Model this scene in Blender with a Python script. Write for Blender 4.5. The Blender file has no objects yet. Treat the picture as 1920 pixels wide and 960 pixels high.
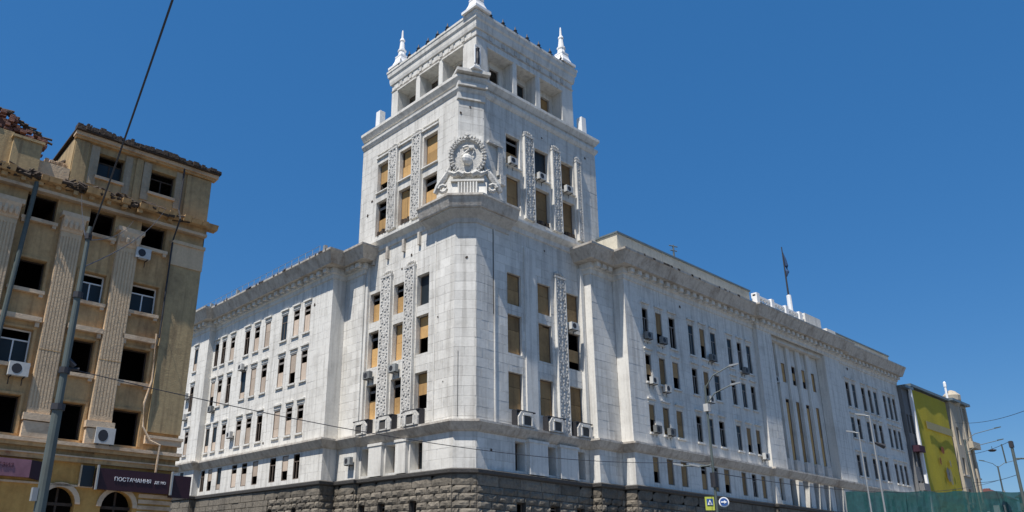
import bpy, math, random
from mathutils import Vector, Matrix
random.seed(7)
PI = math.pi
S = bpy.context.scene
C = S.collection
# ------------------------------------------------------------------ camera
cam = bpy.data.objects.new('camera', bpy.data.cameras.new('camera')); C.objects.link(cam); S.camera = cam
rt = Vector((0.76126508, -0.64813944, 0.01976717)); dn = Vector((0.23234391, 0.24418332, -0.9414833)); fw = Vector((0.60538565, 0.72131115, 0.33647949))
up = -dn; bk = -fw
cam.matrix_world = Matrix(((rt.x, up.x, bk.x, -37.45207846), (rt.y, up.y, bk.y, -40.56944094), (rt.z, up.z, bk.z, 1.7), (0, 0, 0, 1)))
cam.data.sensor_width = 36; cam.data.lens = 1490.138 / 1920 * 36
cam.data.shift_x = (960 - 805.465) / 1920; cam.data.shift_y = (541.92 - 480) / 1920
cam.data.clip_start = .1; cam.data.clip_end = 6000
# ------------------------------------------------------------------ sky, sun, exposure
SUN = Vector((-.45, -.088, .89)).normalized()          # towards the sun
W = bpy.data.worlds.new('World'); S.world = W; W.use_nodes = True
nt = W.node_tree; bg = nt.nodes['Background']
sky = nt.nodes.new('ShaderNodeTexSky'); sky.sky_type = 'NISHITA'; sky.sun_disc = False
sky.sun_elevation = math.asin(SUN.z); sky.sun_rotation = math.atan2(SUN.x, SUN.y)
sky.air_density = 1.0; sky.dust_density = .35; sky.ozone_density = 3.0; sky.altitude = 100
hs = nt.nodes.new('ShaderNodeHueSaturation'); hs.inputs['Saturation'].default_value = 1.3; hs.inputs['Value'].default_value = 1.0
nt.links.new(sky.outputs[0], hs.inputs['Color']); 
mxs = nt.nodes.new('ShaderNodeMix'); mxs.data_type = 'RGBA'; mxs.inputs[0].default_value = .46; mxs.inputs[7].default_value = (.34, 1.66, 4.4, 1)   # evens out the gradient: a clear deep blue all round
nt.links.new(hs.outputs[0], mxs.inputs[6]); nt.links.new(mxs.outputs[2], bg.inputs[0]); bg.inputs[1].default_value = .09
sl = bpy.data.lights.new('sun', 'SUN'); sl.energy = 5.0; sl.angle = math.radians(.5); sl.color = (1, .95, .88)
so = bpy.data.objects.new('sun', sl); C.objects.link(so); so.rotation_euler = SUN.to_track_quat('Z', 'Y').to_euler(); so.location = (0, -20, 90)
S.view_settings.view_transform = 'Standard'; S.view_settings.look = 'None'; S.view_settings.gamma = 1
S.view_settings.exposure = 0.36
# ------------------------------------------------------------------ materials
def mat(name, col, rough=.85, dirt=None, dm=.4, streak=0, rnd=0, fine=.12, bump=0, bscale=8, metal=0, spots=None, spot_t=.1, alpha=None, spot_s=.5):
    m = bpy.data.materials.new(name); m.use_nodes = True; t = m.node_tree; N = t.nodes; L = t.links
    b = N['Principled BSDF']; b.inputs['Roughness'].default_value = rough; b.inputs['Metallic'].default_value = metal
    b.inputs['Specular IOR Level'].default_value = .3
    g = N.new('ShaderNodeNewGeometry'); pos = g.outputs['Position']
    def noise(sc, det=4, vec=(1, 1, 1), w=0):
        mp = N.new('ShaderNodeMapping'); mp.inputs['Scale'].default_value = vec; mp.inputs['Location'].default_value = (w, w * 1.7, w); L.new(pos, mp.inputs[0])
        n = N.new('ShaderNodeTexNoise'); n.inputs['Scale'].default_value = sc; n.inputs['Detail'].default_value = det; n.inputs['Roughness'].default_value = .62
        L.new(mp.outputs[0], n.inputs['Vector']); return n.outputs['Fac']
    def rng(f, a, c, lo=0., hi=1.):
        r = N.new('ShaderNodeMapRange'); r.inputs[1].default_value = a; r.inputs[2].default_value = c; r.inputs[3].default_value = lo; r.inputs[4].default_value = hi
        L.new(f, r.inputs[0]); return r.outputs[0]
    def mixc(f, a, c):
        x = N.new('ShaderNodeMix'); x.data_type = 'RGBA'
        if isinstance(f, float): x.inputs[0].default_value = f
        else: L.new(f, x.inputs[0])
        for k, v in ((6, a), (7, c)):
            if isinstance(v, tuple): x.inputs[k].default_value = (*v, 1)
            else: L.new(v, x.inputs[k])
        return x.outputs[2]
    def mul(c, f):
        x = N.new('ShaderNodeVectorMath'); x.operation = 'SCALE'; L.new(c, x.inputs[0]); L.new(f, x.inputs['Scale']); return x.outputs[0]
    c = mixc(rng(noise(.22, 3), .35, .65), col, tuple(v * .92 for v in col))
    if dirt:
        c = mixc(rng(noise(.6, 6, w=3), .5, .78, 0, dm), c, dirt)
        if streak: c = mixc(rng(noise(2.6, 5, (1, 1, .06), 9), .48, .66, 0, streak), c, dirt)
    if spots:
        c = mixc(rng(noise(spot_s, 8, w=21), .66 - spot_t, .70 - spot_t), c, spots)
    c = mul(c, rng(noise(5, 5, w=5), .25, .75, 1 - fine, 1 + fine))
    if rnd:
        o = N.new('ShaderNodeObjectInfo'); c = mul(c, rng(o.outputs['Random'], 0, 1, 1 - rnd, 1 + rnd * .6))
    L.new(c, b.inputs['Base Color'])
    if bump:
        bn = N.new('ShaderNodeBump'); bn.inputs['Strength'].default_value = bump; bn.inputs['Distance'].default_value = .06
        L.new(noise(bscale, 6, w=2), bn.inputs['Height']); L.new(bn.outputs[0], b.inputs['Normal'])
    if alpha is not None: b.inputs['Alpha'].default_value = alpha
    return m
M = dict(
    white=mat('white_stone', (.70, .68, .63), dirt=(.25, .23, .20), dm=.38, streak=.36, bump=.25, bscale=6, fine=.07),
    slab=mat('white_slab', (.715, .695, .645), dirt=(.25, .23, .20), dm=.42, streak=.38, rnd=.1, bump=.2, bscale=6, fine=.07),
    trim=mat('weathered_cornice_stone', (.54, .50, .44), dirt=(.13, .085, .055), dm=.7, streak=.35, bump=.5, fine=.15),
    carved=mat('carved_white_stone', (.56, .545, .51), dirt=(.25, .24, .22), dm=.6, streak=.3, bump=.9, bscale=9, fine=.15),
    paint=mat('fresh_white_paint', (.8, .8, .79), fine=.04), cream=mat('cream_attic_render', (.60, .56, .46), dirt=(.3, .27, .2), dm=.5, streak=.3),
    granite=mat('granite', (.20, .175, .14), dirt=(.045, .04, .035), dm=.85, streak=.3, rnd=.28, bump=1, bscale=5, fine=.25),
    granite_d=mat('dark_granite_joint', (.085, .08, .075), bump=.6, fine=.2),
    dark=mat('dark_interior', (.022, .02, .02), fine=.2),  # near-black colour stands in for the darkness of unlit rooms
    wood=mat('plywood_board', (.52, .32, .13), dirt=(.2, .12, .06), dm=.5, streak=.35, rnd=.35, fine=.1, rough=.8),
    woodd=mat('brown_boarding', (.34, .215, .10), dirt=(.14, .08, .04), dm=.6, streak=.4, rnd=.3, fine=.12), acd=mat('dark_ac_casing', (.22, .23, .23), dirt=(.08, .08, .08), dm=.6, rnd=.4),
    woodl=mat('pale_board', (.55, .45, .36), dirt=(.3, .22, .15), dm=.4, streak=.3, rnd=.25, fine=.1),
    frame=mat('grimy_window_frame', (.24, .22, .20), dirt=(.15, .13, .12), dm=.5),
    frame_d=mat('brown_window_frame', (.16, .125, .10)),
    glass=mat('window_glass', (.018, .025, .03), rough=.45, fine=.02),
    roof=mat('sheet_metal_roof', (.16, .20, .22), rough=.5, metal=.3, dirt=(.12, .08, .05), dm=.5),
    iron=mat('dark_iron', (.045, .045, .05), rough=.6, metal=.3),
    pole=mat('grey_green_pole_paint', (.085, .105, .10), rough=.55, dirt=(.08, .07, .06), dm=.5),
    poleg=mat('galvanised_pole', (.30, .31, .31), rough=.5, metal=.3),
    ac=mat('ac_casing', (.5, .5, .48), dirt=(.3, .28, .25), dm=.4),
    ochre=mat('ochre_plaster', (.52, .34, .165), dirt=(.2, .12, .06), dm=.75, streak=.5, bump=.25, bscale=14, fine=.14, spots=(.26, .12, .07), spot_t=.02),
    ochre_top=mat('olive_plaster', (.42, .31, .165), dirt=(.14, .10, .06), dm=.75, streak=.5, bump=.25, bscale=14, fine=.16),
    ochre_g=mat('yellow_ochre_plaster', (.52, .30, .09), dirt=(.27, .12, .03), dm=.7, streak=.3, bump=.2, bscale=14, fine=.14),
    pil=mat('buff_pilaster_stone', (.60, .45, .29), dirt=(.3, .23, .16), dm=.5, streak=.3, bump=.4, fine=.1),
    greyo=mat('greyed_plaster', (.38, .32, .23), dirt=(.18, .14, .09), dm=.7, streak=.4, bump=.4, fine=.14),
    pale=mat('pale_moulding', (.62, .47, .32), dirt=(.22, .12, .06), dm=.9, fine=.12, bump=.3),
    brick=mat('broken_red_brick', (.24, .12, .09), dirt=(.1, .06, .05), dm=.7, rnd=.3, bump=1, fine=.25, bscale=9),
    char=mat('charred_timber', (.06, .045, .035), fine=.3, bump=.8),
    signd=mat('maroon_sign', (.035, .012, .018), rough=.4), signp=mat('pink_sign', (.26, .13, .16), rough=.4, dirt=(.1, .04, .06), dm=.5),
    letter=mat('white_lettering', (.75, .76, .78)), letterd=mat('dark_lettering', (.08, .03, .05)),
    yellow=mat('yellow_banner', (.42, .34, .03), dirt=(.32, .26, .03), dm=.45, fine=.1), pinkb=mat('faded_print_band', (.33, .29, .16), fine=.15), red=mat('red_print', (.25, .08, .03)),
    greyb=mat('grey_render', (.17, .17, .17), dirt=(.2, .2, .2), dm=.5, streak=.4, fine=.12), beige=mat('beige_render', (.44, .385, .30), dirt=(.3, .26, .2), dm=.5, streak=.3),
    net=mat('teal_netting', (.010, .065, .066), alpha=.9, rough=.9, fine=.25, dirt=(.03, .08, .10), dm=.9), redroof=mat('red_roof', (.10, .035, .03)),
    asphalt=mat('asphalt', (.05, .05, .052), bump=.3, bscale=30), paving=mat('paving', (.20, .19, .18), bump=.3, bscale=5), earth=mat('open_ground', (.09, .085, .07)),
    mark=mat('road_paint', (.75, .75, .73)), kerb=mat('kerb_stone', (.33, .32, .3)),
    flag=mat('flag_cloth', (.03, .07, .16)), sblue=mat('sign_blue', (.03, .09, .28), rough=.4), sylw=mat('fluorescent_yellow', (.42, .46, .07), rough=.5), swhite=mat('sign_white', (.8, .8, .8), rough=.4),
    purple=mat('dark_awning', (.05, .018, .035), dirt=(.02, .015, .02), dm=.8), leaf=mat('foliage', (.05, .09, .03), fine=.4), bark=mat('bark', (.12, .09, .07)))
# ------------------------------------------------------------------ mesh helpers
class MB:
    def __init__(s): s.v = []; s.f = []
    def q(s, *p):
        n = len(s.v); s.v += [tuple(a) for a in p]; s.f.append(tuple(range(n, n + len(p)))); return s
    def hexa(s, p):
        n = len(s.v); s.v += [tuple(a) for a in p]
        for f in ((0, 3, 2, 1), (4, 5, 6, 7), (0, 1, 5, 4), (1, 2, 6, 5), (2, 3, 7, 6), (3, 0, 4, 7)): s.f.append(tuple(n + i for i in f))
        return s
    def box(s, x0, x1, y0, y1, z0, z1):
        return s.hexa([(x0, y0, z0), (x1, y0, z0), (x1, y1, z0), (x0, y1, z0), (x0, y0, z1), (x1, y0, z1), (x1, y1, z1), (x0, y1, z1)])
    def tube(s, pts, r, n=8):
        pts = [Vector(p) for p in pts]; rs = r if isinstance(r, (list, tuple)) else [r] * len(pts); b0 = len(s.v)
        for i, p in enumerate(pts):
            t = (pts[min(i + 1, len(pts) - 1)] - pts[max(i - 1, 0)]).normalized()
            a = t.cross(Vector((0, 0, 1))); a = Vector((1, 0, 0)) if a.length < 1e-3 else a.normalized(); c = t.cross(a)
            for k in range(n): s.v.append(tuple(p + a * rs[i] * math.cos(2 * PI * k / n) + c * rs[i] * math.sin(2 * PI * k / n)))
        for i in range(len(pts) - 1):
            for k in range(n):
                k2 = (k + 1) % n; s.f.append((b0 + i * n + k, b0 + i * n + k2, b0 + (i + 1) * n + k2, b0 + (i + 1) * n + k))
        s.f.append(tuple(range(b0, b0 + n))); s.f.append(tuple(range(len(s.v) - n, len(s.v)))); return s
    def lathe(s, c, prof, n=8, rot=0, sx=1, sy=1):
        b0 = len(s.v)
        for r, z in prof:
            for k in range(n): a = rot + 2 * PI * k / n; s.v.append((c[0] + r * sx * math.cos(a), c[1] + r * sy * math.sin(a), c[2] + z))
        for i in range(len(prof) - 1):
            for k in range(n):
                k2 = (k + 1) % n; s.f.append((b0 + i * n + k, b0 + i * n + k2, b0 + (i + 1) * n + k2, b0 + (i + 1) * n + k))
        s.f.append(tuple(range(b0, b0 + n))); s.f.append(tuple(range(len(s.v) - n, len(s.v)))); return s
    def ball(s, c, rx, ry=None, rz=None, n=6, m=4):
        ry = ry or rx; rz = rz or rx
        return s.lathe(c, [(math.sin(PI * i / m) + .02, -math.cos(PI * i / m) * rz) for i in range(m + 1)], n, 0, rx, ry)
    def build(s, name, m, parent=None, local=False):
        me = bpy.data.meshes.new(name); off = Vector((0, 0, 0)) if (local or parent is None) else parent_loc(parent)
        me.from_pydata([tuple(Vector(v) - off) for v in s.v], [], s.f); me.materials.append(M[m]); me.update()
        o = bpy.data.objects.new(name, me); C.objects.link(o)
        if parent: o.parent = parent
        return o
def parent_loc(p):
    v = Vector((0, 0, 0))
    while p: v += p.location; p = p.parent
    return v
def tag(o, label, cat, group=None, kind=None):
    if label: o['label'] = label
    if cat: o['category'] = cat
    if group: o['group'] = group
    if kind: o['kind'] = kind
    return o
def thing(name, label, cat, loc=(0, 0, 0), group=None, rz=0):
    o = bpy.data.objects.new(name, None); C.objects.link(o); o.location = loc; o.rotation_euler[2] = rz; return tag(o, label, cat, group)
def inst(name, me, parent, loc, rz=0, sc=(1, 1, 1), local=False):
    o = bpy.data.objects.new(name, me); C.objects.link(o)
    off = Vector((0, 0, 0)) if (local or parent is None) else parent_loc(parent)
    o.location = Vector(loc) - off; o.rotation_euler[2] = rz; o.scale = sc
    if parent: o.parent = parent
    return o
def meshof(mb, name, m):
    me = bpy.data.meshes.new(name); me.from_pydata(mb.v, [], mb.f); me.materials.append(M[m]); me.update(); return me
def unit(m, cache={}):
    if m not in cache: cache[m] = meshof(MB().box(-.5, .5, -.5, .5, -.5, .5), 'unit_' + m, m)
    return cache[m]
class Face:                      # a vertical wall plane: s along it, d outwards
    def __init__(f, O, u, n, rot): f.O = Vector((*O, 0)); f.u = Vector((*u, 0)); f.n = Vector((*n, 0)); f.rot = rot
    def P(f, s, z, d=0): return f.O + f.u * s + f.n * d + Vector((0, 0, z))
    def at(f, d): return Face((f.O + f.n * d)[:2], f.u[:2], f.n[:2], f.rot)
    def box(f, mb, s0, s1, z0, z1, d0, d1):
        P = f.P; return mb.hexa([P(s0, z0, d0), P(s1, z0, d0), P(s1, z0, d1), P(s0, z0, d1), P(s0, z1, d0), P(s1, z1, d0), P(s1, z1, d1), P(s0, z1, d1)])
    def tbox(f, mb, s0, s1, z0, z1, d0, db, dt):   # outer face leans: depth db at the bottom, dt at the top
        P = f.P; return mb.hexa([P(s0, z0, d0), P(s1, z0, d0), P(s1, z0, db), P(s0, z0, db), P(s0, z1, d0), P(s1, z1, d0), P(s1, z1, dt), P(s0, z1, dt)])
    def part(f, name, m, parent, *b):
        mb = MB()
        for x in b: f.box(mb, *x)
        return mb.build(name, m, parent)
def FR(y): return Face((0, y), (1, 0), (0, -1), 0)
def FL(x): return Face((x, 0), (0, 1), (-1, 0), -PI / 2)
def wall(f, s0, s1, z0, z1, holes, parent, m='white', rev=.45, d=-.03, name='wall'):
    mb = MB(); ss = sorted({s0, s1, *[min(max(h[k], s0), s1) for h in holes for k in (0, 1)]}); zz = sorted({z0, z1, *[min(max(h[k], z0), z1) for h in holes for k in (2, 3)]})
    for a, b in zip(ss, ss[1:]):
        for c, e in zip(zz, zz[1:]):
            x, y = (a + b) / 2, (c + e) / 2
            if not any(h[0] < x < h[1] and h[2] < y < h[3] for h in holes): mb.q(f.P(a, c, d), f.P(b, c, d), f.P(b, e, d), f.P(a, e, d))
    for h in holes:
        a, b, c, e = h[:4]; r = h[4] if len(h) > 4 else rev; P = f.P
        mb.q(P(a, c, 0), P(a, c, -r), P(a, e, -r), P(a, e, 0)); mb.q(P(b, c, 0), P(b, c, -r), P(b, e, -r), P(b, e, 0))
        mb.q(P(a, c, 0), P(b, c, 0), P(b, c, -r), P(a, c, -r)); mb.q(P(a, e, 0), P(b, e, 0), P(b, e, -r), P(a, e, -r))
        # inner lining stops light leaking past the frame
        for x0, x1, y0, y1 in ((a - .5, a, c - .4, e + .4), (b, b + .5, c - .4, e + .4), (a, b, c - .4, c), (a, b, e, e + .4)):
            mb.q(P(x0, y0, -r), P(x1, y0, -r), P(x1, y1, -r), P(x0, y1, -r))
    return mb.build(name, m, parent)
def subtract(rects, h):
    out = []
    for a, b, c, e in rects:
        if h[1] <= a or h[0] >= b or h[3] <= c or h[2] >= e: out.append((a, b, c, e)); continue
        if h[0] > a: out.append((a, h[0], c, e))
        if h[1] < b: out.append((h[1], b, c, e))
        m0, m1 = max(a, h[0]), min(b, h[1])
        if h[2] > c: out.append((m0, m1, c, h[2]))
        if h[3] < e: out.append((m0, m1, h[3], e))
    return out
def slab_rects(f, s0, s1, z0, z1, holes, ch=.72, cl=1.25, g=.007):
    out = []; n = max(1, round((z1 - z0) / ch)); hh = (z1 - z0) / n
    for i in range(n):
        s = s0 - (cl * .5 if i % 2 else 0) - random.random() * .2
        while s < s1:
            r = [(max(s, s0), min(s + cl, s1), z0 + i * hh, z0 + (i + 1) * hh)]
            if r[0][1] - r[0][0] > .05:
                for h in holes: r = subtract(r, h)
                for a, b, c, e in r:
                    if b - a > .09 and e - c > .09: out.append((f, a + g, b - g, c + g, e - g))
            s += cl
    return out
def lay(rects, parent, single, name='stone_slab', m='slab', th=.035, jit=.006, maxn=300):
    cp = Vector((-37.4, -40.5, 1.7)); st = MB()
    if single: rects = sorted(rects, key=lambda r: (r[0].P((r[1] + r[2]) / 2, (r[3] + r[4]) / 2) - cp).length / math.sqrt((r[2] - r[1]) * (r[4] - r[3])))
    k = maxn if single else 0
    for f, a, b, c, e in rects[:k]:
        dj = random.uniform(-jit, jit)
        inst(name, unit(m), parent, f.P((a + b) / 2, (c + e) / 2, dj - th / 2), f.rot, (b - a, th, e - c))
    for f, a, b, c, e in rects[k:]:
        dj = random.uniform(-jit, jit); f.box(st, a, b, c, e, -th, dj)
    if rects[k:]: st.build(name + 's', m, parent)['kind'] = 'stuff'
def sweep(path, prof, sign, name, m, parent):
    """moulding swept along a plan polyline with mitred corners; prof = closed (d, z) loop; sign +1: outside lies right of the path"""
    mb = MB(); pts = [Vector(p) for p in path]; ns = []
    for a, b in zip(pts, pts[1:]):
        t = (b - a).normalized(); ns.append(Vector((t.y, -t.x)) * sign)
    k = len(prof)
    for i, p in enumerate(pts):
        a = ns[max(i - 1, 0)]; b = ns[min(i, len(ns) - 1)]; mi = (a + b) / (1 + a.dot(b)) if a.dot(b) > -.9 else a
        for d, z in prof: mb.v.append((p.x + mi.x * d, p.y + mi.y * d, z))
    for i in range(len(pts) - 1):
        for j in range(k): j2 = (j + 1) % k; mb.f.append((i * k + j, i * k + j2, (i + 1) * k + j2, (i + 1) * k + j))
    mb.f.append(tuple(range(k))); mb.f.append(tuple(range(len(mb.v) - k, len(mb.v))))
    return mb.build(name, m, parent)
wcache = {}
def window_mesh(w, h, m, mull):
    key = (round(w, 2), round(h, 2), m, mull)
    if key not in wcache:
        mb = MB(); t = .07
        mb.box(-w / 2, -w / 2 + t, -.04, .06, 0, h); mb.box(w / 2 - t, w / 2, -.04, .06, 0, h); mb.box(-w / 2 + t, w / 2 - t, -.04, .06, 0, t); mb.box(-w / 2 + t, w / 2 - t, -.04, .06, h - t, h)
        if mull & 1: mb.box(-w / 2 + t, w / 2 - t, -.035, .055, h * .7 - .035, h * .7 + .035)
        if mull & 2: mb.box(-.035, .035, -.03, .05, t, h * .7 - .035 if mull & 1 else h - t)
        wcache[key] = meshof(mb, 'window_frame', m)
    return wcache[key]
def window(f, parent, s0, s1, z0, z1, kind='B', dep=.4, fm='frame', sill=None, wm='wood', mull=0):
    w, h = s1 - s0, z1 - z0; me = window_mesh(w, h, fm, mull if kind in 'GDP' else 0)
    o = inst('window', me, parent, f.P((s0 + s1) / 2, z0, -dep), f.rot)
    def fill(nm, m, a, b, y=0., x0=0., x1=1.): inst(nm, unit(m), o, ((x0 + x1 - 1) / 2 * w, y, (a + b) / 2 * h), 0, ((x1 - x0) * (w - .05), .025, (b - a) * h - .03), local=True)
    r = random.uniform(-.08, .08)
    if kind == 'B': q_ = random.choice((.33, .5, .62)); fill('board', wm, 0, q_); fill('board', wm, q_, 1, .015, random.choice((0, 0, .12)), 1)
    elif kind == 'S': fill('board', wm, 0, .5, 0); fill('board', wm, .5, 1, .02)
    elif kind == 'V': fill('board', wm, 0, 1, 0, 0, .48); fill('board', wm, 0, .95, .02, .48, 1)
    elif kind == 'H': fill('board', wm, 0, .58 + r); fill('sash_bar', 'frame', .78, .86, -.01)
    elif kind == 'U': fill('board', wm, .38 + r, 1)
    elif kind == 'M': fill('board', wm, .25 + r / 2, .62 + r)
    elif kind == 'Q': fill('board', wm, 0, .3 + r); fill('pane', 'glass', .3 + r, 1, .03)
    elif kind == 'G': fill('pane', 'glass', 0, 1, .01)
    elif kind == 'P': fill('pane', 'glass', 0, .68, .01)
    if sill: inst('sill', unit(sill), o, (0, -dep - .02, -.05), 0, (w + .24, .3, .1), local=True)
    return o
acmesh = {}
def ac(f, s, z, label, w=.85, h=.6, dark=False, group='air conditioner boxes on the walls'):
    r = thing('air_conditioner', label, 'air conditioner', f.P(s, z, 0), group, f.rot)
    if not acmesh:
        acmesh['c'] = meshof(MB().box(-.43, .43, -.5, -.18, 0, .6), 'casing', 'ac')
        mb = MB(); n = 14; ring = [(-.1 + .22 * math.cos(2 * PI * k / n), -.508, .3 + .22 * math.sin(2 * PI * k / n)) for k in range(n)]; mb.v = ring + [(x, -.5, y) for x, _, y in ring]
        mb.f = [tuple(range(n))] + [(k, (k + 1) % n, n + (k + 1) % n, n + k) for k in range(n)]; acmesh['d'] = meshof(MB().box(-.43, .43, -.5, -.18, 0, .6), 'casing', 'acd'); acmesh['f'] = meshof(mb, 'fan', 'iron')
        acmesh['g'] = meshof(MB().box(-.3, -.27, -.53, .0, -.06, -.01).box(-.3, -.27, -.03, 0, -.35, -.06), 'bracket', 'iron'); acmesh['h'] = meshof(MB().box(.27, .3, -.53, 0, -.06, -.01).box(.27, .3, -.03, 0, -.35, -.06), 'bracket', 'iron')
    for k, v in (('d' if dark else 'c', 'casing'), ('f', 'fan'), ('g', 'bracket'), ('h', 'bracket')): inst(v, acmesh[k], r, (0, 0, 0), local=True)
    r.scale = (w / .86, 1, h / .6); return r
# ------------------------------------------------------------------ ground, streets
def sheet(name, x0, x1, y0, y1, z, m): return tag(MB().q((x0, y0, z), (x1, y0, z), (x1, y1, z), (x0, y1, z)).build(name, m), None, None, kind='structure')
sheet('ground', -3000, 3000, -3000, 3000, -.004, 'earth')
sheet('road', -60, 400, -26, -12, .0, 'asphalt'); tag(sheet('side_road', -16, -6, -12, 300, .0, 'asphalt'), None, None)
def slabstruct(name, x0, x1, y0, y1, m): tag(MB().box(x0, x1, y0, y1, -.1, .13).build(name, m), None, None, kind='structure')
slabstruct('pavement', -5.8, 400, -11.8, -.0, 'paving'); slabstruct('side_pavement', -5.8, -2.2, 0.004, 60, 'paving'); slabstruct('far_pavement', -60, 400, -60, -26.2, 'paving'); slabstruct('corner_pavement', -60, -16.2, -11.8, 3, 'paving')
slabstruct('kerb', -6, 400, -12, -11.8, 'kerb'); slabstruct('far_kerb', -60, 400, -26.2, -26, 'kerb')
for i in range(40):
    o = sheet('lane_marking', -58 + i * 6, -55 + i * 6, -19.08, -18.92, .004, 'mark')
# ------------------------------------------------------------------ the white city hall
WB = thing('city_hall', 'large white city hall with corner tower, boarded windows and granite base', 'building', (1, 1, 0))
Y1, Y2 = -.987, -2.163; X1, X2, X3, X4, X5, XE = 13.55, 16.54, 38.2, 41.2, 53.2, 74.6
LX1, LX2, LY1, LY2, LYP, LYE = -.35, -1.73, 12.34, 15.15, 38.0, 44.2
F0, G0 = FR(0), FL(0)
rows3 = [(21.42, 24.0), (17.5, 20.6), (13.2, 16.05)]
Rc = [(4.46, 6.0), (7.95, 9.5), (11.45, 13.05)]; Lc = [(4.12, 5.6), (7.1, 8.6), (10.3, 11.9)]
RcM = [(5.05, 6.1), (8.5, 9.5), (11.95, 12.95)]; LcM = [(4.5, 5.9), (7.5, 8.9), (10.9, 12.1)]
rects = []
# --- tower, lower body
RK = ['BB S'.replace(' ', ''), 'BVS', 'BSB']; kR = [['S', 'B', 'S'], ['B', 'V', 'M'], ['B', 'B', 'B']]; kL = [['G', 'H', 'H'], ['U', 'S', 'H'], ['U', 'H', 'H']]
for f, cols, colm, kk, end in ((F0, Rc, RcM, kR, 13.55), (G0, Lc, LcM, kL, 12.34)):
    holes = [(a, b, c, e) for a, b in cols for c, e in rows3] + [(a, b, 8.8, 10.9, .9) for a, b in colm]
    wall(f, 1.15, end, 8.6, 28.9, holes, WB, rev=.3 if f is F0 else .5)
    rects += slab_rects(f, 1.15, end, 8.6, 28.2, holes)
    for i, (c, e) in enumerate(rows3):
        for j, (a, b) in enumerate(cols): window(f, WB, a, b, c, e, kk[i][j], .24 if f is F0 else .42, 'frame_d', wm='woodd' if f is F0 else 'wood')
    for a, b in colm: window(f, WB, a, b, 8.8, 10.9, 'G', .85, 'frame_d', mull=3)
CH = Face((0, 1.15), (.70710678, -.70710678), (-.70710678, -.70710678), -PI / 4)
wall(CH, 0, 1.626, 8.6, 28.9, [], WB); rects += slab_rects(CH, 0, 1.626, 8.6, 28.2, [], cl=1.626)
# --- tower, upper stage (29 - 40)
UA, UB = (0, .9), (2.0, 0); uu = (Vector(UB) - Vector(UA)); ul = uu.length; uu.normalize()
CU = Face(UA, uu[:], (uu.y, -uu.x), math.atan2(uu.y, uu.x))
RU = [(4.55, 6.2), (8.05, 9.8), (11.45, 13.1)]; LU = [(3.42, 5.2), (6.7, 8.45), (9.95, 11.65)]; rowsU = [(33.5, 36.4), (29.3, 32.6)]
kRU = [['H', 'Q', 'U'], ['B', 'S', 'B']]; kLU = [['S', 'B', 'U'], ['H', 'V', 'H']]
for f, cols, kk, s0, end in ((F0, RU, kRU, 2.0, 16.4), (G0, LU, kLU, .9, 14.1)):
    holes = [(a, b, c, e) for a, b in cols for c, e in rowsU]
    wall(f, s0, end, 28.9, 40.2, holes, WB); rects += slab_rects(f, s0, end, 28.95, 38.9, holes)
    for i, (c, e) in enumerate(rowsU):
        for j, (a, b) in enumerate(cols): window(f, WB, a, b, c, e, kk[i][j], .38, 'frame_d', wm='woodd' if f is F0 else 'wood', sill='white' if i == 0 else None)
wall(CU, 0, ul, 28.9, 40.2, [], WB); rects += slab_rects(CU, 0, ul, 28.95, 38.9, [], cl=ul)
# hidden sides
mb = MB()
mb.q((16.4, 0, 26), (16.4, 14.1, 26), (16.4, 14.1, 40.2), (16.4, 0, 40.2)); mb.q((0, 14.1, 26), (16.4, 14.1, 26), (16.4, 14.1, 40.2), (0, 14.1, 40.2))
mb.build('rear_wall', 'white', WB)
# --- mouldings
TP = [(0, 14.1), (0, .9), (2.0, 0), (16.4, 0), (16.4, 3)]
TPL = [(0, 12.34), (0, 1.15), (1.15, 0), (13.55, 0)]
WALLP = [(-2.4 + 8, LYE), (-2.4, LYE), (-2.4, LYP), (LX2, LYP), (LX2, LY2), (LX1, LY2), (LX1, LY1), (0, LY1), (0, 1.15), (1.15, 0), (X1, 0), (X1, Y1), (X2, Y1), (X2, Y2), (X3, Y2), (X3, Y2 - .39), (57, Y2 - .39), (57, Y2), (XE, Y2), (XE, 8)]
sweep(WALLP, [(0, 11.15), (.12, 11.2), (.22, 11.3), (.5, 11.72), (.55, 11.78), (.55, 11.93), (0, 12.02)], 1, 'string_course', 'trim', WB)
sweep(TPL, [(0, 27.7), (.1, 27.75), (.14, 28.1), (.45, 28.35), (.55, 28.45), (.56, 28.65), (0, 28.78)], 1, 'shoulder_moulding', 'white', WB)
sweep(TP, [(0, 38.75), (.08, 38.8), (.22, 39.05), (.24, 39.25), (0, 39.32)], 1, 'moulding', 'white', WB)
sweep(TP, [(0, 39.65), (.1, 39.7), (.32, 40.05), (.37, 40.1), (.37, 40.36), (0, 40.45)], 1, 'upper_ledge', 'white', WB)
sweep([(0, 4.35), (0, 1.15), (1.15, 0), (4.75, 0)], [(0, 28.1), (.95, 28.1), (1.0, 28.2), (1.22, 28.85), (1.3, 28.95), (1.3, 29.12), (0, 29.2)], 1, 'corner_canopy', 'trim', WB)
sweep([(0, 4.3), (0, 1.15), (1.15, 0), (4.7, 0)], [(0, 27.15), (.1, 27.2), (.16, 27.5), (.45, 27.75), (.8, 28.0), (.82, 28.09), (0, 28.09)], 1, 'canopy_cove', 'carved', WB)
RP = [(X1, 0), (X1, Y1), (X2, Y1), (X2, Y2), (X3, Y2), (X3, Y2 - .39), (57, Y2 - .39), (57, Y2), (XE, Y2)]
LP = [(0, LY1), (LX1, LY1), (LX1, LY2), (LX2, LY2), (LX2, LYP), (-2.4, LYP), (-2.4, LYE), (9, LYE)]
cp_ = [(0, 26.92), (.98, 26.95), (1.02, 27.08), (1.42, 27.85), (1.5, 27.93), (1.52, 28.1), (1.3, 28.15), (0, 28.2)]
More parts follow.
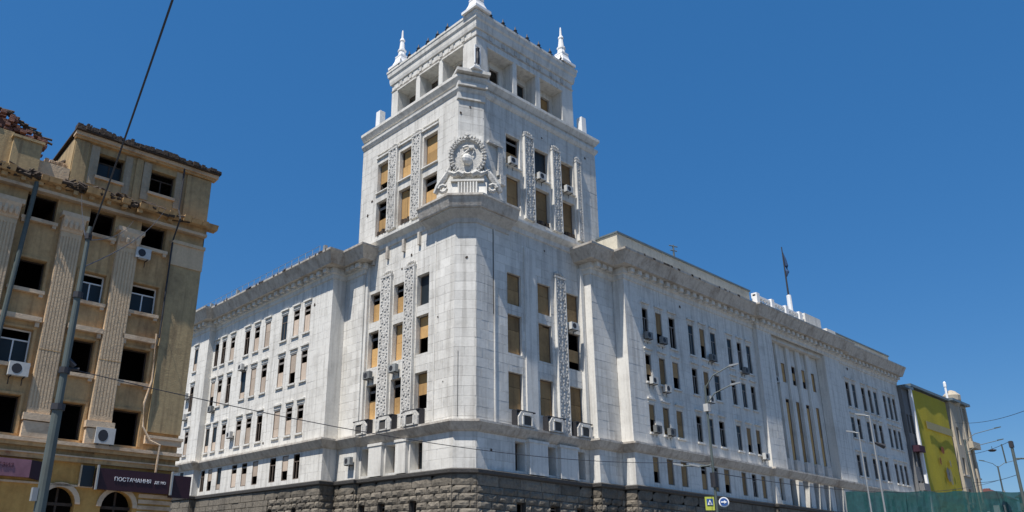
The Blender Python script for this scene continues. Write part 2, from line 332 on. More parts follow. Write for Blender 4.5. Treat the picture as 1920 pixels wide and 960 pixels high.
fz_ = [(0, 25.95), (.1, 26.0), (.14, 26.35), (.28, 26.42), (.28, 26.91), (0, 26.91)]
sweep(RP, cp_, 1, 'cornice', 'trim', WB); sweep(LP, cp_, -1, 'cornice', 'trim', WB); sweep(RP, fz_, 1, 'frieze', 'white', WB); sweep(LP, fz_, -1, 'frieze', 'white', WB)
bm_ = meshof(MB().box(-.26, .26, -.68, -.28, .08, .46), 'bracket', 'white')
def brackets(f, a, b, sp=1.09):
    n = int((b - a) / sp)
    for i in range(n + 1): inst('bracket', bm_, WB, f.P(a + (b - a) * (i + .5) / (n + 1), 26.46, 0), f.rot)
brackets(FR(Y1), X1, X2 - .6); brackets(FR(Y2), X2, X3 - .3); brackets(FR(Y2 - .39), X3, 57); brackets(FR(Y2), 57.6, XE)
brackets(FL(LX1), LY1, LY2 - .6); brackets(FL(LX2), LY2, LYP - .4); brackets(FL(-2.4), LYP, LYE)
# --- wings
Ys = [(23.9, 21.0), (19.75, 17.35), (15.4, 13.05)]
T1 = [(18.97, 19.8), (20.95, 21.9), (22.97, 23.95), (26.05, 26.95), (27.95, 28.85), (29.8, 30.75), (32.8, 33.65), (34.65, 35.5), (36.4, 37.25)]
LT = [(18.62, 19.6), (20.5, 21.5), (22.6, 23.65), (25.8, 26.8), (27.9, 28.9), (29.9, 30.9), (33.1, 34.0), (35.1, 36.0), (36.75, 37.6)]
T2 = [(58.8, 59.8), (60.5, 61.5), (63.1, 64.1), (65.0, 65.9), (66.6, 67.6), (69.4, 70.3), (70.9, 71.8), (72.3, 73.2)]
YL = [(24.4, 21.9), (20.2, 17.45), (15.3, 12.85)]
def wing(f, s0, s1, cols, kinds, wm, kinds_m=None, z0=8.6, hood=True, slabs=True):
    left = f.rot != 0; Ys = YL if left else globals()['Ys']; wd = .06 if left else .12
    holes = [(a, b, c, e) for a, b in cols for e, c in Ys] + [(a, b, 8.95, 11.05) for a, b in cols]
    wall(f, s0, s1, z0, 26.4, holes, WB, rev=wd + .05)
    if slabs: rects2.extend(slab_rects(f, s0, s1, z0, 26.3, holes, cl=1.3, g=.005))
    i = 0
    for r, (e, c) in enumerate(Ys + [(11.05, 8.95)]):
        for a, b in cols:
            k = kinds[i % len(kinds)]; i += 1; window(f, WB, a, b, c, e, k, wd, 'frame_d' if wm == 'woodl' else 'frame', wm=wm, mull=3)
            if r < 3 and hood:
                f.box(hb, a - .16, b + .16, e + .42, e + .56, -.01, .17); f.box(hb, a - .1, b + .1, e + .12, e + .17, -.01, .05); f.box(hb, a - .12, b + .12, c - .17, c - .02, -.01, .14)
rects2 = []; hb = MB()
wing(FR(Y2), X2, X3, T1, 'DUDGUGGDG' 'MVUDUGDGD' 'UVSDGDGUU' 'UVVHHUVDV', 'woodd')
wing(FR(Y2), 57, XE, T2, 'DGDDGDGDG', 'woodd')
wing(FL(LX2), LY2, LYP, LT, 'HHGBHDHDD' 'HUHHBQDHU' 'HHBDHHHQQ' 'DUDUHHQUD' 'HQH', 'woodl')
wing(FL(-2.4), LYP, LYE, [(40.4, 41.25)], 'QDHG', 'woodl')
hb.build('window_hoods', 'white', WB)['kind'] = 'stuff'
# steps beside the tower
for f, a, b in ((FR(Y1), X1, X2), (FL(LX1), LY1, LY2)): wall(f, a, b, 8.6, 26.4, [], WB); rects += slab_rects(f, a, b, 8.6, 26.3, [], cl=1.5)
mb = MB(); k = .0
MBq = lambda *q: MB().q(*q).build('return_wall', 'white', WB)
for (x, ya, yb) in ((X1, 0, Y1), (X2, Y1, Y2), (X3, Y2, Y2 - .39), (X5, -1.6, Y2 - .39), (57, Y2 - .39, Y2), (X4, Y2 - .39, -1.6), (XE, Y2, 12)): MBq((x, ya, 8.6), (x, yb, 8.6), (x, yb, 26.4), (x, ya, 26.4))
for (y, xa, xb) in ((LY1, 0, LX1), (LY2, LX1, LX2), (LYP, LX2, -2.4), (LYE, -2.4, 12)): MBq((xa, y, 8.6), (xb, y, 8.6), (xb, y, 26.4), (xa, y, 26.4))
# central risalit
FP = FR(Y2 - .39); FC = FR(-1.6)
for a, b in ((X3, X4), (X5, 57)):
    h = [(a + .9, a + 1.75, 8.95, 11.05)] if a == X3 else []
    wall(FP, a, b, 8.6, 26.4, h, WB); rects2 += slab_rects(FP, a, b, 8.6, 26.3, h, g=.005)
    if h: window(FP, WB, *h[0], 'U', .33)
tall = [(42.0 + i * 2.27, 43.15 + i * 2.27) for i in range(5)]
hC = [(a, b, 13.3, 19.8, .15) for a, b in tall] + [(a, b, 21.6, 23.7, .15) for a, b in tall] + [(a, b, 8.8, 11.0, .8) for a, b in tall]
wall(FC, X4, X5, 8.6, 26.4, hC, WB); 
for i, (a, b) in enumerate(tall):
    window(FC, WB, a, b, 13.3, 19.8, 'V' if i % 2 else 'S', .12, 'frame_d', wm='wood'); window(FC, WB, a, b, 21.6, 23.7, 'DSMUV'[i], .12, 'frame_d', wm='wood'); window(FC, WB, a, b, 8.8, 11.0, 'G', .7, 'frame_d', mull=3)
    FC.part('console', 'carved', WB, (a - .1, a + .95, 12.0, 13.3, 0, .5))
    FC.part('pilaster', 'white', WB, (b + .18, b + .95, 12.0, 25.8, 0, .22)) if i < 4 else None
    FP.part('mezzanine_pier', 'white', WB, (b + .1, b + 1.0, 8.6, 11.2, -.9, -.1)) if i < 4 else None
FR(-1.6 - .3).part('lintel', 'white', WB, (X4, X5, 25.6, 26.45, -.28, .3))
lay(rects, WB, True); lay(rects2, WB, False)
# floors, roofs, inner and rear walls keep the inside dark
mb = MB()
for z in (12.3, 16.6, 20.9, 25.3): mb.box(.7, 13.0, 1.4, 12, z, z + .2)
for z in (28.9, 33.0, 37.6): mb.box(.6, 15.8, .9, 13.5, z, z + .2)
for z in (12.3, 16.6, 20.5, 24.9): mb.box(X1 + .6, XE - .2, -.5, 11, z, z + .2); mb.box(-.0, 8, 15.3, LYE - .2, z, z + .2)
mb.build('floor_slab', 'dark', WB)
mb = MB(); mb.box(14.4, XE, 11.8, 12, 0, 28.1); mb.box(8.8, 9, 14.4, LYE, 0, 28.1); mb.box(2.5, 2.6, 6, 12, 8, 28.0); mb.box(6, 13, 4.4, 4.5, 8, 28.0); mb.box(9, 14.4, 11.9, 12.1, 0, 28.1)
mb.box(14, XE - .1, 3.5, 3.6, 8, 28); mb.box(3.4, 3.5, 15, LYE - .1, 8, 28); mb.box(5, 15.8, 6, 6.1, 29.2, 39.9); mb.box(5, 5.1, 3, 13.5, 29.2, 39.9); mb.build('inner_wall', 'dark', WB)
mb = MB(); mb.q((X2, Y2 , 28.17), (XE + 1, Y2, 28.17), (XE + 1, 12.3, 28.6), (X2, 12.3, 28.6)); mb.q((X1 - .5, Y1, 28.16), (X2, Y1, 28.16), (X2, 6, 28.3), (X1 - .5, 6, 28.3)); mb.q((LX2, 15.2, 28.17), (9, 15.2, 28.6), (9, LYE + .5, 28.6), (LX2, LYE + .5, 28.17)); mb.q((LX1, 12.0, 28.17), (9, 12.0, 28.6), (9, 15.2, 28.6), (LX1, 15.2, 28.17)); mb.box(.2, 16.2, 1.9, 13.9, 40.2, 40.35)
mb.build('roof', 'roof', WB)
# attic over the right wing
def attic(a, b, y, z0, z1):
    f = FR(y); f.part('attic_wall', 'cream', WB, (a, b, z0, z1, -3.4, 0)); f.part('attic_coping', 'roof', WB, (a - .1, b + .1, z1 + .002, z1 + .16, -3.5, .12))
attic(15.9, 38.2, Y2 - .1, 28.05, 30.0); attic(57, 73.2, Y2 - .1, 28.1, 29.5)
BL = meshof(MB().lathe((0, 0, 0), [(.17, 0), (.17, .15), (.09, .25), (.16, .6), (.08, 1.1), (.17, 1.2), (.17, 1.35)], 8), 'baluster', 'paint')
FA = FR(Y2 - .55)
for i in range(17):
    if i % 5 == 0: FA.part('balustrade_post', 'paint', WB, (39 + i * .62 - .3, 39 + i * .62 + .3, 28.1, 29.95, -.5, .1))
    else: inst('baluster', BL, WB, FA.P(39 + i * .62, 28.25, -.2))
FA.part('balustrade_rail', 'paint', WB, (38.7, 49.2, 29.6, 29.78, -.36, -.04))
FA.part('roof_block', 'white', WB, (49.4, 53.2, 28.1, 30.1, -2.5, .05)); FA.part('roof_block', 'white', WB, (54.6, 56.8, 28.1, 29.4, -2, .05), (53.6, 54.4, 28.1, 28.9, -1.2, .0))
# thin railing over the left wing
mb = MB(); f = FL(LX2)
for i in range(24): s = 16 + i * 1.2; mb.tube([f.P(s, 28.1, 1.1), f.P(s, 29.0, 1.1)], .025, 4)
for z in (28.55, 29.0): mb.tube([f.P(16, z, 1.1), f.P(43.8, z, 1.1)], .025, 4)
for s in (15.2, 31.5, 37.5): f.box(mb, s - .15, s + .15, 28.1, 28.8, .9, 1.2)
mb.build('roof_railing', 'poleg', WB)
# --- carved strips between the tower windows
orn = MB(); rr = random.Random(3)
orn.hexa([(-.34, -.02, 0), (0, -.02, -.38), (.34, -.02, 0), (0, -.02, .38), (-.2, -.08, 0), (0, -.08, -.22), (.2, -.08, 0), (0, -.08, .22)])
for a in range(6): orn.ball((.3 * math.cos(a * PI / 3 + .5), -.08, .3 * math.sin(a * PI / 3 + .5) + .0), .1, .05, .1, 5, 3)
for x, z in ((-.38, .42), (.38, .42), (-.38, -.42), (.38, -.42), (0, .5)): orn.ball((x, -.06, z), .1, .1, .13, 5, 3)
orn = meshof(orn, 'carving', 'carved')
def strip(f, a, b, z0, z1, n, head=True):
    f.part('pilaster', 'carved', WB, (a, b, z0, z1, 0, .2)); f.part('pilaster_edge', 'white', WB, (a - .04, a + .07, z0, z1, .002, .26), (b - .07, b + .04, z0, z1, .002, .26))
    for i in range(n): inst('carving', orn, WB, f.P((a + b) / 2, z0 + (z1 - z0) * (i + .5) / n, .2), f.rot, ((b - a) * 1.0, .5, (z1 - z0) / n * .88))
    if head:
        mb = MB(); f.box(mb, a - .08, b + .08, z1, z1 + .18, 0, .28)
        for k in range(5): mb.ball(f.P(a + (b - a) * (k + .5) / 5, z1 + .34 + .18 * math.sin(PI * (k + .5) / 5), .06), .13, .1, .17)
        mb.build('capital', 'carved', WB)
strip(F0, 9.95, 11.15, 12.0, 24.9, 12)
F0.part('pilaster', 'white', WB, (6.35, 7.6, 12.0, 26.6, 0, .12)); F0.part('groove_strip', 'iron', WB, (2.91, 2.945, 20.2, 27.9, 0, .035)); CH.part('groove_strip', 'iron', WB, (.28, .31, 12.2, 17.0, 0, .03))  # thin dark iron strips added to draw vertical groove lines
F0.part('corner_pier_edge', 'white', WB, (2.98, 3.1, 12.0, 27.2, 0, .07)); G0.part('corner_pier_edge', 'white', WB, (3.3, 3.42, 12.0, 26.6, 0, .05))
for a, b in ((5.78, 6.92), (8.8, 10.1)): strip(G0, a, b, 12.0, 24.9, 12)
for a, b in ((6.6, 7.7), (10.15, 11.15), (13.35, 13.95)): strip(F0, a, b, 29.2, 36.9, 8)
for a, b in ((5.4, 6.5), (8.65, 9.75)): strip(G0, a, b, 29.2, 36.9, 8)
F0.part('pilaster', 'white', WB, (13.1, 13.5, 12, 26.5, 0, .3)); G0.part('pilaster', 'white', WB, (12.0, 12.3, 12, 26.5, 0, .25))
# hood lines above the upper left windows
for a, b in LU: G0.part('window_hood', 'white', WB, (a - .15, b + .15, 36.95, 37.1, 0, .16), (a - .1, b + .1, 37.35, 37.45, 0, .1))
# small block brackets under the shoulder, left face
for s in (5.2, 7.2, 9.4, 11.4): G0.part('block', 'trim', WB, (s, s + .25, 26.6, 27.7, 0, .25))
# consoles on the string course
def console(f, s, z=11.97, w=1.8, h=1.08):
    P = f.P; pts = [(-w / 2, 0), (w / 2, 0), (w / 2, h * .6), (w / 2 - .3, h), (-w / 2 + .3, h), (-w / 2, h * .6)]; mb = MB(); n = len(pts)
    fr = [P(s + a, z + b, .62) for a, b in pts]; ba = [P(s + a, z + b, 0) for a, b in pts]; i0 = len(mb.v)
    mb.v += [tuple(p) for p in fr + ba]; mb.f.append(tuple(range(n))); [mb.f.append((i, (i + 1) % n, n + (i + 1) % n, n + i)) for i in range(n)]
    o = mb.build('stone_console', 'carved', WB)
    MB().q(*[P(s + x, z + y, .625) for x, y in ((-.42, .12), (.42, .12), (.42, .68), (.3, .8), (-.3, .8), (-.42, .68))]).build('console_hollow_shade', 'granite_d', o)  # flat dark patch: the hollow's shade put into colour
    f.part('console_moulding', 'white', o, (s - .55, s - .42, z + .1, z + .72, .6, .7)); f.part('console_moulding', 'white', o, (s + .42, s + .55, z + .1, z + .72, .6, .7)); f.part('console_moulding', 'white', o, (s - .45, s + .45, z + .8, z + .92, .6, .7))
    f.part('console_gap_strip', 'iron', o, (s - w / 2 - .1, s + w / 2 + .1, z + h + .01, z + h + .1, .0, .55), (s - w / 2 - .1, s - w / 2 - .02, z, z + h, 0, .5))  # iron-dark strips stand in for the dark gap around the console
for s in (5.75, 9.15, 12.45): console(F0, s)
for s in (5.3, 8.6, 11.75): console(G0, s)
# panels between mezzanine windows
for f, ss in ((F0, ((6.3, 8.3), (9.75, 11.8))), (G0, ((6.1, 7.35), (9.1, 10.75)))):
    for a, b in ss: f.part('mezzanine_pier', 'white', WB, (a, b, 8.62, 10.95, 0, .3), (a - .1, b + .1, 10.95, 11.15, 0, .36))
rr = random.Random(5)
for F_, s, z, r in ((CH, .9, 24.3, .11), (G0, 6.4, 26.1, .14), (G0, 7.6, 25.2, .12), (CU, -.0 + .2, 36.9, .13), (CU, 1.0, 37.6, .09), (F0, 2.6, 10.0, .12), (F0, 8.9, 27.0, .1), (G0, 12.3, 33.0, .14), (G0, 9.3, 31.2, .2), (G0, 12.9, 31.8, .14), (G0, 3.0, 20.0, .08), (G0, 2.3, 14.9, .07), (FC, 44.2, 25.0, .22), (FC, 48.3, 24.9, .22), (FR(Y2), 25.0, 25.3, .15), (FL(LX2), 18.0, 24.2, .16), (FL(LX2), 25.2, 12.6, .14), (F0, 14.9, 37.9, .12), (F0, 9.0, 37.7, .1), (FR(Y2), 60, 25.6, .2)):
    n = 9; ps = [(r * rr.uniform(.6, 1.2) * math.cos(2 * PI * k / n), r * rr.uniform(.6, 1.2) * math.sin(2 * PI * k / n)) for k in range(n)]
    mb = MB(); c_ = F_.P(s, z, .012)
    for k in range(n): p, q = ps[k], ps[(k + 1) % n]; mb.q(F_.P(s + p[0], z + p[1], .03), F_.P(s + q[0], z + q[1], .03), c_)
    mb.build('impact_mark', 'char', WB)
cm = MB()
for F_, a_, b_ in ((FR(Y2 - 1.5), X2, 56), (FL(LX2 - 1.5), LY2, 43), (EMB, -2, 2)) if 0 else ((FR(Y2 - 1.51), X2 - 1, 56), (FL(LX2 - 1.51), LY2 - 1, 43)):
    for i in range(26):
        s = rr.uniform(a_, b_); w_ = rr.uniform(.1, .5); F_.box(cm, s, s + w_, 27.96, 28.1 + rr.uniform(.02, .06), -.05, .02)
cm.build('cornice_chips', 'char', WB)['kind'] = 'stuff'
for F_, cols_, z_ in ((F0, RU, 29.3), (G0, LU, 29.3)):
    for a, b in cols_[1:]:
        mb = MB()
        for k in range(9): s = rr.uniform(a, b - .3); F_.box(mb, s, s + rr.uniform(.15, .4), z_, z_ + rr.uniform(.1, .45), -.3, -.05 + .12 * rr.random())
        mb.build('sill_debris', 'char', WB)['kind'] = 'stuff'
# --- granite base
GP = [(-2.45 + 8, LYE), (-2.45, LYE), (-2.45, LYP), (LX2 - .05, LYP), (LX2 - .05, LY2), (LX1 - .05, LY2), (LX1 - .05, LY1), (-.12, LY1), (-.12, 1.1), (1.1, -.12), (X1, -.12), (X1 - .05, Y1 - .05), (X2 - .05, Y1 - .05), (X2 - .05, Y2 - .05), (X3 - .05, Y2 - .05), (X3 - .05, Y2 - .44), (57, Y2 - .44), (57, Y2 - .05), (XE, Y2 - .05), (XE, 8)]
sweep(GP, [(0, 8.2), (.22, 8.28), (.26, 8.5), (0, 8.6)], 1, 'granite_ledge', 'granite_d', WB)
gm = []
for q in range(4):
    r_ = random.Random(q); mb = MB(); nx, nz = 5, 3
    for j in range(nz + 1):
        for i in range(nx + 1):
            e = i in (0, nx) or j in (0, nz); mb.v.append((i / nx - .5, -.25 if e else -.4 - r_.random() * .95, j / nz - .5))
    for j in range(nz):
        for i in range(nx): a = j * (nx + 1) + i; mb.f.append((a, a + 1, a + nx + 2, a + nx + 1))
    mb.box(-.5, .5, -.25, .5, -.5, .5); gm.append(meshof(mb, 'granite_block', 'granite'))
grects = []; ghol = {}
def granite(f, a, b, wins=(), ch=.56, z1=8.2, vis=4.9, rough=True):
    hs = [(s, s + w, 5.2, 6.55) for s, w in wins]
    wall(f, a, b, 0, 8.3, hs, WB, 'granite_d', rev=.5, d=-.02)
    for h in hs: window(f, WB, *h[:4], 'DHD'[len(ghol) % 3], .4, 'frame_d'); ghol[len(ghol)] = 1
    f0 = Face((f.O)[:2], f.u[:2], f.n[:2], f.rot)
    grects.extend(slab_rects(f0, a, b, 7.45, z1, hs, ch=.75, cl=2.2, g=.02)); grects.extend(slab_rects(f0, a, b, vis, 7.45, hs, ch=ch, cl=1.35, g=.025)); st = slab_rects(f0, a, b, .2, vis, hs, ch=.8, cl=1.6, g=.03); gl.extend(st)
gl = []
granite(FR(-.12), 1.1, X1, [(5.0, .9), (8.6, 1.0), (11.6, .9)]); granite(FL(-.12), 1.1, LY1, [(4.9, .8), (8.6, .9), (11.2, .8)])
granite(Face((-.12, 1.1), (.7071068, -.7071068), (-.7071068, -.7071068), -PI / 4), 0, 1.725)
granite(FR(Y1 - .05), X1 - .05, X2 - .05); granite(FL(LX1 - .05), LY1, LY2)
granite(FR(Y2 - .05), X2 - .05, X3 - .05, [(a, .7) for a, b in T1]); granite(FR(Y2 - .44), X3 - .05, 57); granite(FR(Y2 - .05), 57, XE); granite(FL(LX2 - .05), LY2, LYP, [(a, .7) for a, b in LT[::2]]); granite(FL(-2.45), LYP, LYE)
for F_, a, b in ((FL(X1 - .05), Y1 - .05, -.12), (FL(X2 - .05), Y2 - .05, Y1 - .05), (FL(X3 - .05), Y2 - .44, Y2 - .05), (FR(LY1), LX1 - .05, -.12), (FR(LY2), LX2 - .05, LX1 - .05), (FR(LYP), -2.45, LX2 - .05)): granite(F_, a, b)
cp0 = Vector((-37.4, -40.5, 1.7)); grects.sort(key=lambda r: (r[0].P((r[1] + r[2]) / 2, (r[3] + r[4]) / 2) - cp0).length)
for f, a, b, c, e in grects[:300]: inst('granite_block', random.choice(gm), WB, f.P((a + b) / 2, (c + e) / 2, 0), f.rot, (b - a, .06 if c > 7.3 else .095, e - c))
st = MB()
for f, a, b, c, e in grects[300:] + gl: f.box(st, a, b, c, e, -.05, random.uniform(.05, .11))
st.build('granite_blocks', 'granite', WB)['kind'] = 'stuff'
mb = MB()
for p, q in zip(GP[8:], GP[9:]): pass
# --- corner emblem on the upper chamfer
EF = Face((.35, .0), (.7071068, -.7071068), (-.7071068, -.7071068), -PI / 4)
MX, MZ = -.1, 32.7
em = MB(); EF.box(em, MX - 1.15, MX + 1.25, 29.15, 34.6, -1.2, -.25)
plate = MB(); n = 20
for k in range(n):
    a0, a1 = 2 * PI * k / n, 2 * PI * (k + 1) / n; g = lambda r, a, d: EF.P(MX + r * math.sin(a), MZ + 1.18 * r * math.cos(a), d)
    plate.q(g(1.5, a0, -.3), g(1.5, a1, -.3), g(1.35, a1, .1), g(1.35, a0, .1)); plate.q(g(1.35, a0, .1), g(1.35, a1, .1), g(1.1, a1, -.12), g(1.1, a0, -.12)); plate.q(g(1.1, a0, -.12), g(1.1, a1, -.12), EF.P(MX, MZ, -.05))
arms = plate.build('coat_of_arms', 'carved', WB)
for sgn in (-1, 1):
    w = MB()
    for k in range(16):
        a = .25 + k * 2.55 / 15
        for r in (1.22, 1.42): w.ball(EF.P(MX + sgn * r * math.sin(a), MZ + 1.2 * r * math.cos(a), .04 + .05 * (k % 2)), .12, .12, .12, 5, 3)
    w.build('wheat_wreath', 'carved', arms)
w = MB(); w.ball(EF.P(MX, MZ - .35, .0), .55, .3, .5, 10, 6); w.build('globe', 'white', arms)
w = MB(); star = [EF.P(MX + (.32 if k % 2 == 0 else .13) * math.sin(k * PI / 5), MZ + 1.72 + (.32 if k % 2 == 0 else .13) * math.cos(k * PI / 5), .18) for k in range(10)]
c0 = EF.P(MX, MZ + 1.72, .3)
for k in range(10): w.q(star[k], star[(k + 1) % 10], c0)
w.build('star', 'carved', arms)
w = MB()      # sickle arc and hammer
w.tube([EF.P(MX + .5 * math.sin(a), MZ + .38 + .45 * math.cos(a), .06) for a in [x * .35 - .8 for x in range(10)]], [.1 - .008 * x for x in range(10)], 6)
w.tube([EF.P(MX - .45, MZ + .0, .08), EF.P(MX + .32, MZ + .72, .08)], .07, 6); EF.box(w, MX + .08, MX + .5, MZ + .62, MZ + .85, 0, .18); w.build('hammer_and_sickle', 'white', arms)
w = MB()      # ribbons, side scrolls
for sgn in (-1, 1):
    w.tube([EF.P(MX + sgn * (.3 + .35 * x), MZ - 1.75 + .14 * math.sin(x * 2) + .12 * x, .12 - .1 * x) for x in range(5)], [.24, .27, .24, .2, .1], 6)
    w.tube([EF.P(MX + sgn * (1.2 + .75 * (1 - math.cos(t * .5)) ), MZ - .2 - t * .55, -.15 - .1 * t) for t in range(6)], [.12, .2, .24, .3, .3, .2], 6)
    w.tube([EF.P(MX + sgn * (1.95 + .3 * math.cos(t)), 30.0 + .3 * math.sin(t), -.35) for t in [x * .8 for x in range(8)]], .15, 6)
w.build('scrolls', 'carved', arms)
w = MB(); EF.tbox(w, MX - 1.5, MX + 1.5, 29.2, 30.35, -1, .15, -.05); EF.box(w, MX - 1.3, MX + 1.3, 30.4, 30.55, -1, .2)
for k in range(7): EF.box(w, MX - .75 + k * .23, MX - .75 + k * .23 + .13, 29.25, 30.3, 0, .24)
w.build('emblem_pedestal', 'white', arms); em.build('emblem_backing', 'white', arms)
# right-hand ribbon bracket next to the emblem
F0.part('side_scroll', 'carved', WB, (3.4, 3.9, 32.0, 34.6, 0, .25), (2.3, 3.9, 34.6, 34.8, 0, .3), (3.55, 4.1, 31.2, 32.1, .0, .35))
# blocks over the chamfer
for a in ((-.35, ul + .35, 40.47, 40.75, -.7, .75), (-.15, ul + .2, 39.32, 39.66, -.3, .45), (-.1, ul + .1, 38.2, 38.75, -.2, .16)): CU.part('corner_block', 'white', WB, a)
# --- top stage
tx, ty, tX, tY = 1.62, .5, 14.15, 12.2
f, g = FR(ty), FL(tx)
tp = {0: 44.3, 1: 44.75}
bayR = [(2.95, 6.05), (6.55, 9.0), (9.6, 12.6)]; bayL = [(2.15, 4.8), (5.35, 7.95), (8.55, 11.2)]
TR = []
for qi, (F_, bays, s0, s1, wr, kk) in enumerate(((f, bayR, tx, tX, [(4.35, 5.5), (7.65, 8.85), (10.95, 12.2)], 'DQB'), (g, bayL, ty, tY, [(3.6, 4.8), (6.85, 7.95), (10.0, 11.2)], 'MDD'))):
    wall(F_, s0, s1, 40.4, 46.4, [(a, b, 40.6, tp[qi], 1.2) for a, b in bays], WB, rev=1.2, d=0)
    bk_ = F_.at(-1.2); hs = [(a, b, 41.2 + .9 * qi, 43.7 + .8 * qi) for a, b in wr]; wall(bk_, s0 + 1.0, s1 - .4, 40.4, 44.9, hs, WB, d=-.01, rev=.3)
    for h, k in zip(hs, kk): window(bk_, WB, *h, k, .25, 'frame_d')
    for a, b in bays: F_.part('lintel_moulding', 'white', WB, (a - .08, b + .08, tp[qi] + .02, tp[qi] + .16, 0, .1))
    for k in range(15):
        s = s0 + .9 + (s1 - s0 - 1.6) * k / 14
        if k % 2: F_.part('frieze_rosette', 'carved', WB, (s - .18, s + .18, 45.2, 45.65, 0, .09))
        else: F_.part('frieze_panel', 'white', WB, (s - .3, s + .3, 45.18, 45.7, 0, .05))
mb = MB(); mb.q((tX, ty, 40.3), (tX, tY, 40.3), (tX, tY, 46.4), (tX, ty, 46.4)); mb.q((tx, tY, 40.3), (tX, tY, 40.3), (tX, tY, 46.4), (tx, tY, 46.4)); mb.box(tx + .1, tX - .1, ty + .1, tY - .1, 46.9, 47.3); mb.box(4.5, 13.6, 4.5, 4.6, 40.4, 46); mb.box(tx + .1, tX - .1, ty + .1, tY - .1, 44.92, 45.0)
mb.build('rear_wall', 'white', WB)
TT = [(tX, tY), (tx, tY), (tx, ty), (tX, ty), (tX, tY)]
sweep(TT, [(0, 45.75), (.14, 45.8), (.2, 46.1), (.2, 46.15), (.22, 46.5), (.34, 46.65), (.38, 47.05), (.43, 47.1), (.43, 47.32), (0, 47.4)], 1, 'tower_cornice', 'white', WB)
sweep(TT, [(0, 44.98), (.05, 45.0), (.08, 45.1), (0, 45.14)], 1, 'frieze_line', 'trim', WB)
sp = meshof(MB().lathe((0, 0, 0), [(.28, 0), (.12, .12), (.2, .3), (.09, .42), (.02, .75)], 6), 'roof_spike', 'iron')
for k in range(7):
    inst('roof_spike', sp, WB, f.P(3.1 + k * 1.55, 47.36, .25)); inst('roof_spike', sp, WB, g.P(2.6 + k * 1.35, 47.36, .25)) if k else None
mb = MB(); mb.box(tx - .2, tX + .2, ty - .2, ty - .1, 47.36, 47.5); mb.box(tx - .2, tx - .1, ty - .09, tY + .2, 47.36, 47.5); mb.build('roof_edge', 'iron', WB)
def pinnacle(x, y):
    mb = MB(); R4 = PI / 4
    mb.lathe((x, y, 47.4), [(1.3, 0), (1.3, .25), (.95, .5), (.7, .95), (.62, 1.3), (.66, 1.36), (.66, 1.5), (.45, 1.6)], 4, R4); mb.lathe((x, y, 48.95), [(.4, 0), (.34, .5), (.42, .55), (.42, .7), (.3, .78), (.2, 1.7), (.27, 1.78), (.24, 1.95), (.12, 2.1), (.08, 2.9), (.02, 3.1)], 8)
    mb.build('pinnacle', 'paint', WB)
pinnacle(tX - .9, ty + .35); pinnacle(tx + .45, tY - .75); pinnacle(tx + .25, ty + .25)
for x, y in ((15.3, .5), (.55, 12.4)):
    mb = MB(); mb.lathe((x, y, 40.4), [(.55, 0), (.55, .3), (.45, .45), (.42, 2.1), (.25, 2.2)], 4, PI / 4); mb.build('shoulder_pinnacle', 'paint', WB)
# ornament standing on the corner block
o = thing('lamp_bracket', 'small white metal lantern frame standing on the tower corner block', 'lantern', (1.0, -.05, 40.76))
mb = MB()
for dx in (-.28, .28): mb.box(dx - .05, dx + .05, -.3, -.2, 0, 2.3)
mb.box(-.33, .33, -.3, -.2, 2.3, 2.4); mb.box(-.33, .33, -.3, -.2, .5, .6); mb.build('lantern_frame', 'paint', o, local=True)
MB().lathe((0, -.25, .6), [(.15, 0), (.2, .5), (.13, 1.2), (.2, 1.5), (.05, 1.65)], 6).build('lantern_body', 'iron', o, local=True); MB().box(-.6, .6, -.5, .3, 0, .12).build('lantern_foot', 'paint', o, local=True)
# flagpole, aerial
o = thing('flagpole', 'dark flagpole with furled flag on the white roof block of the city hall', 'flagpole', (49.1, -1.4, 30.1))
MB().tube([(0, 0, 1.2), (-.1, 0, 8.3)], [.12, .06]).build('pole', 'iron', o, local=True); MB().lathe((0, 0, 0), [(.45, 0), (.4, .1), (.28, .3), (.26, 2.3), (.1, 2.4)], 8).build('socket', 'paint', o, local=True)
MB().tube([(.0, 0, 7.6), (.12, -.1, 6.8), (.25, -.12, 6.0), (.3, -.1, 5.3), (.1, 0, 4.6)], [.06, .13, .2, .22, .05], 7).build('flag', 'flag', o, local=True)
o = thing('aerial', 'thin dark aerial on the roof over the right wing', 'aerial', (30.6, 1.4, 28.3))
mb = MB().tube([(0, 0, 0), (0, 0, 5.9)], .1, 5)
for z, l in ((5.8, .5), (5.3, .4), (4.4, .5)): mb.tube([(-l, .3 * l, z), (l, -.3 * l, z)], .07, 4)
mb.build('mast', 'roof', o, local=True)
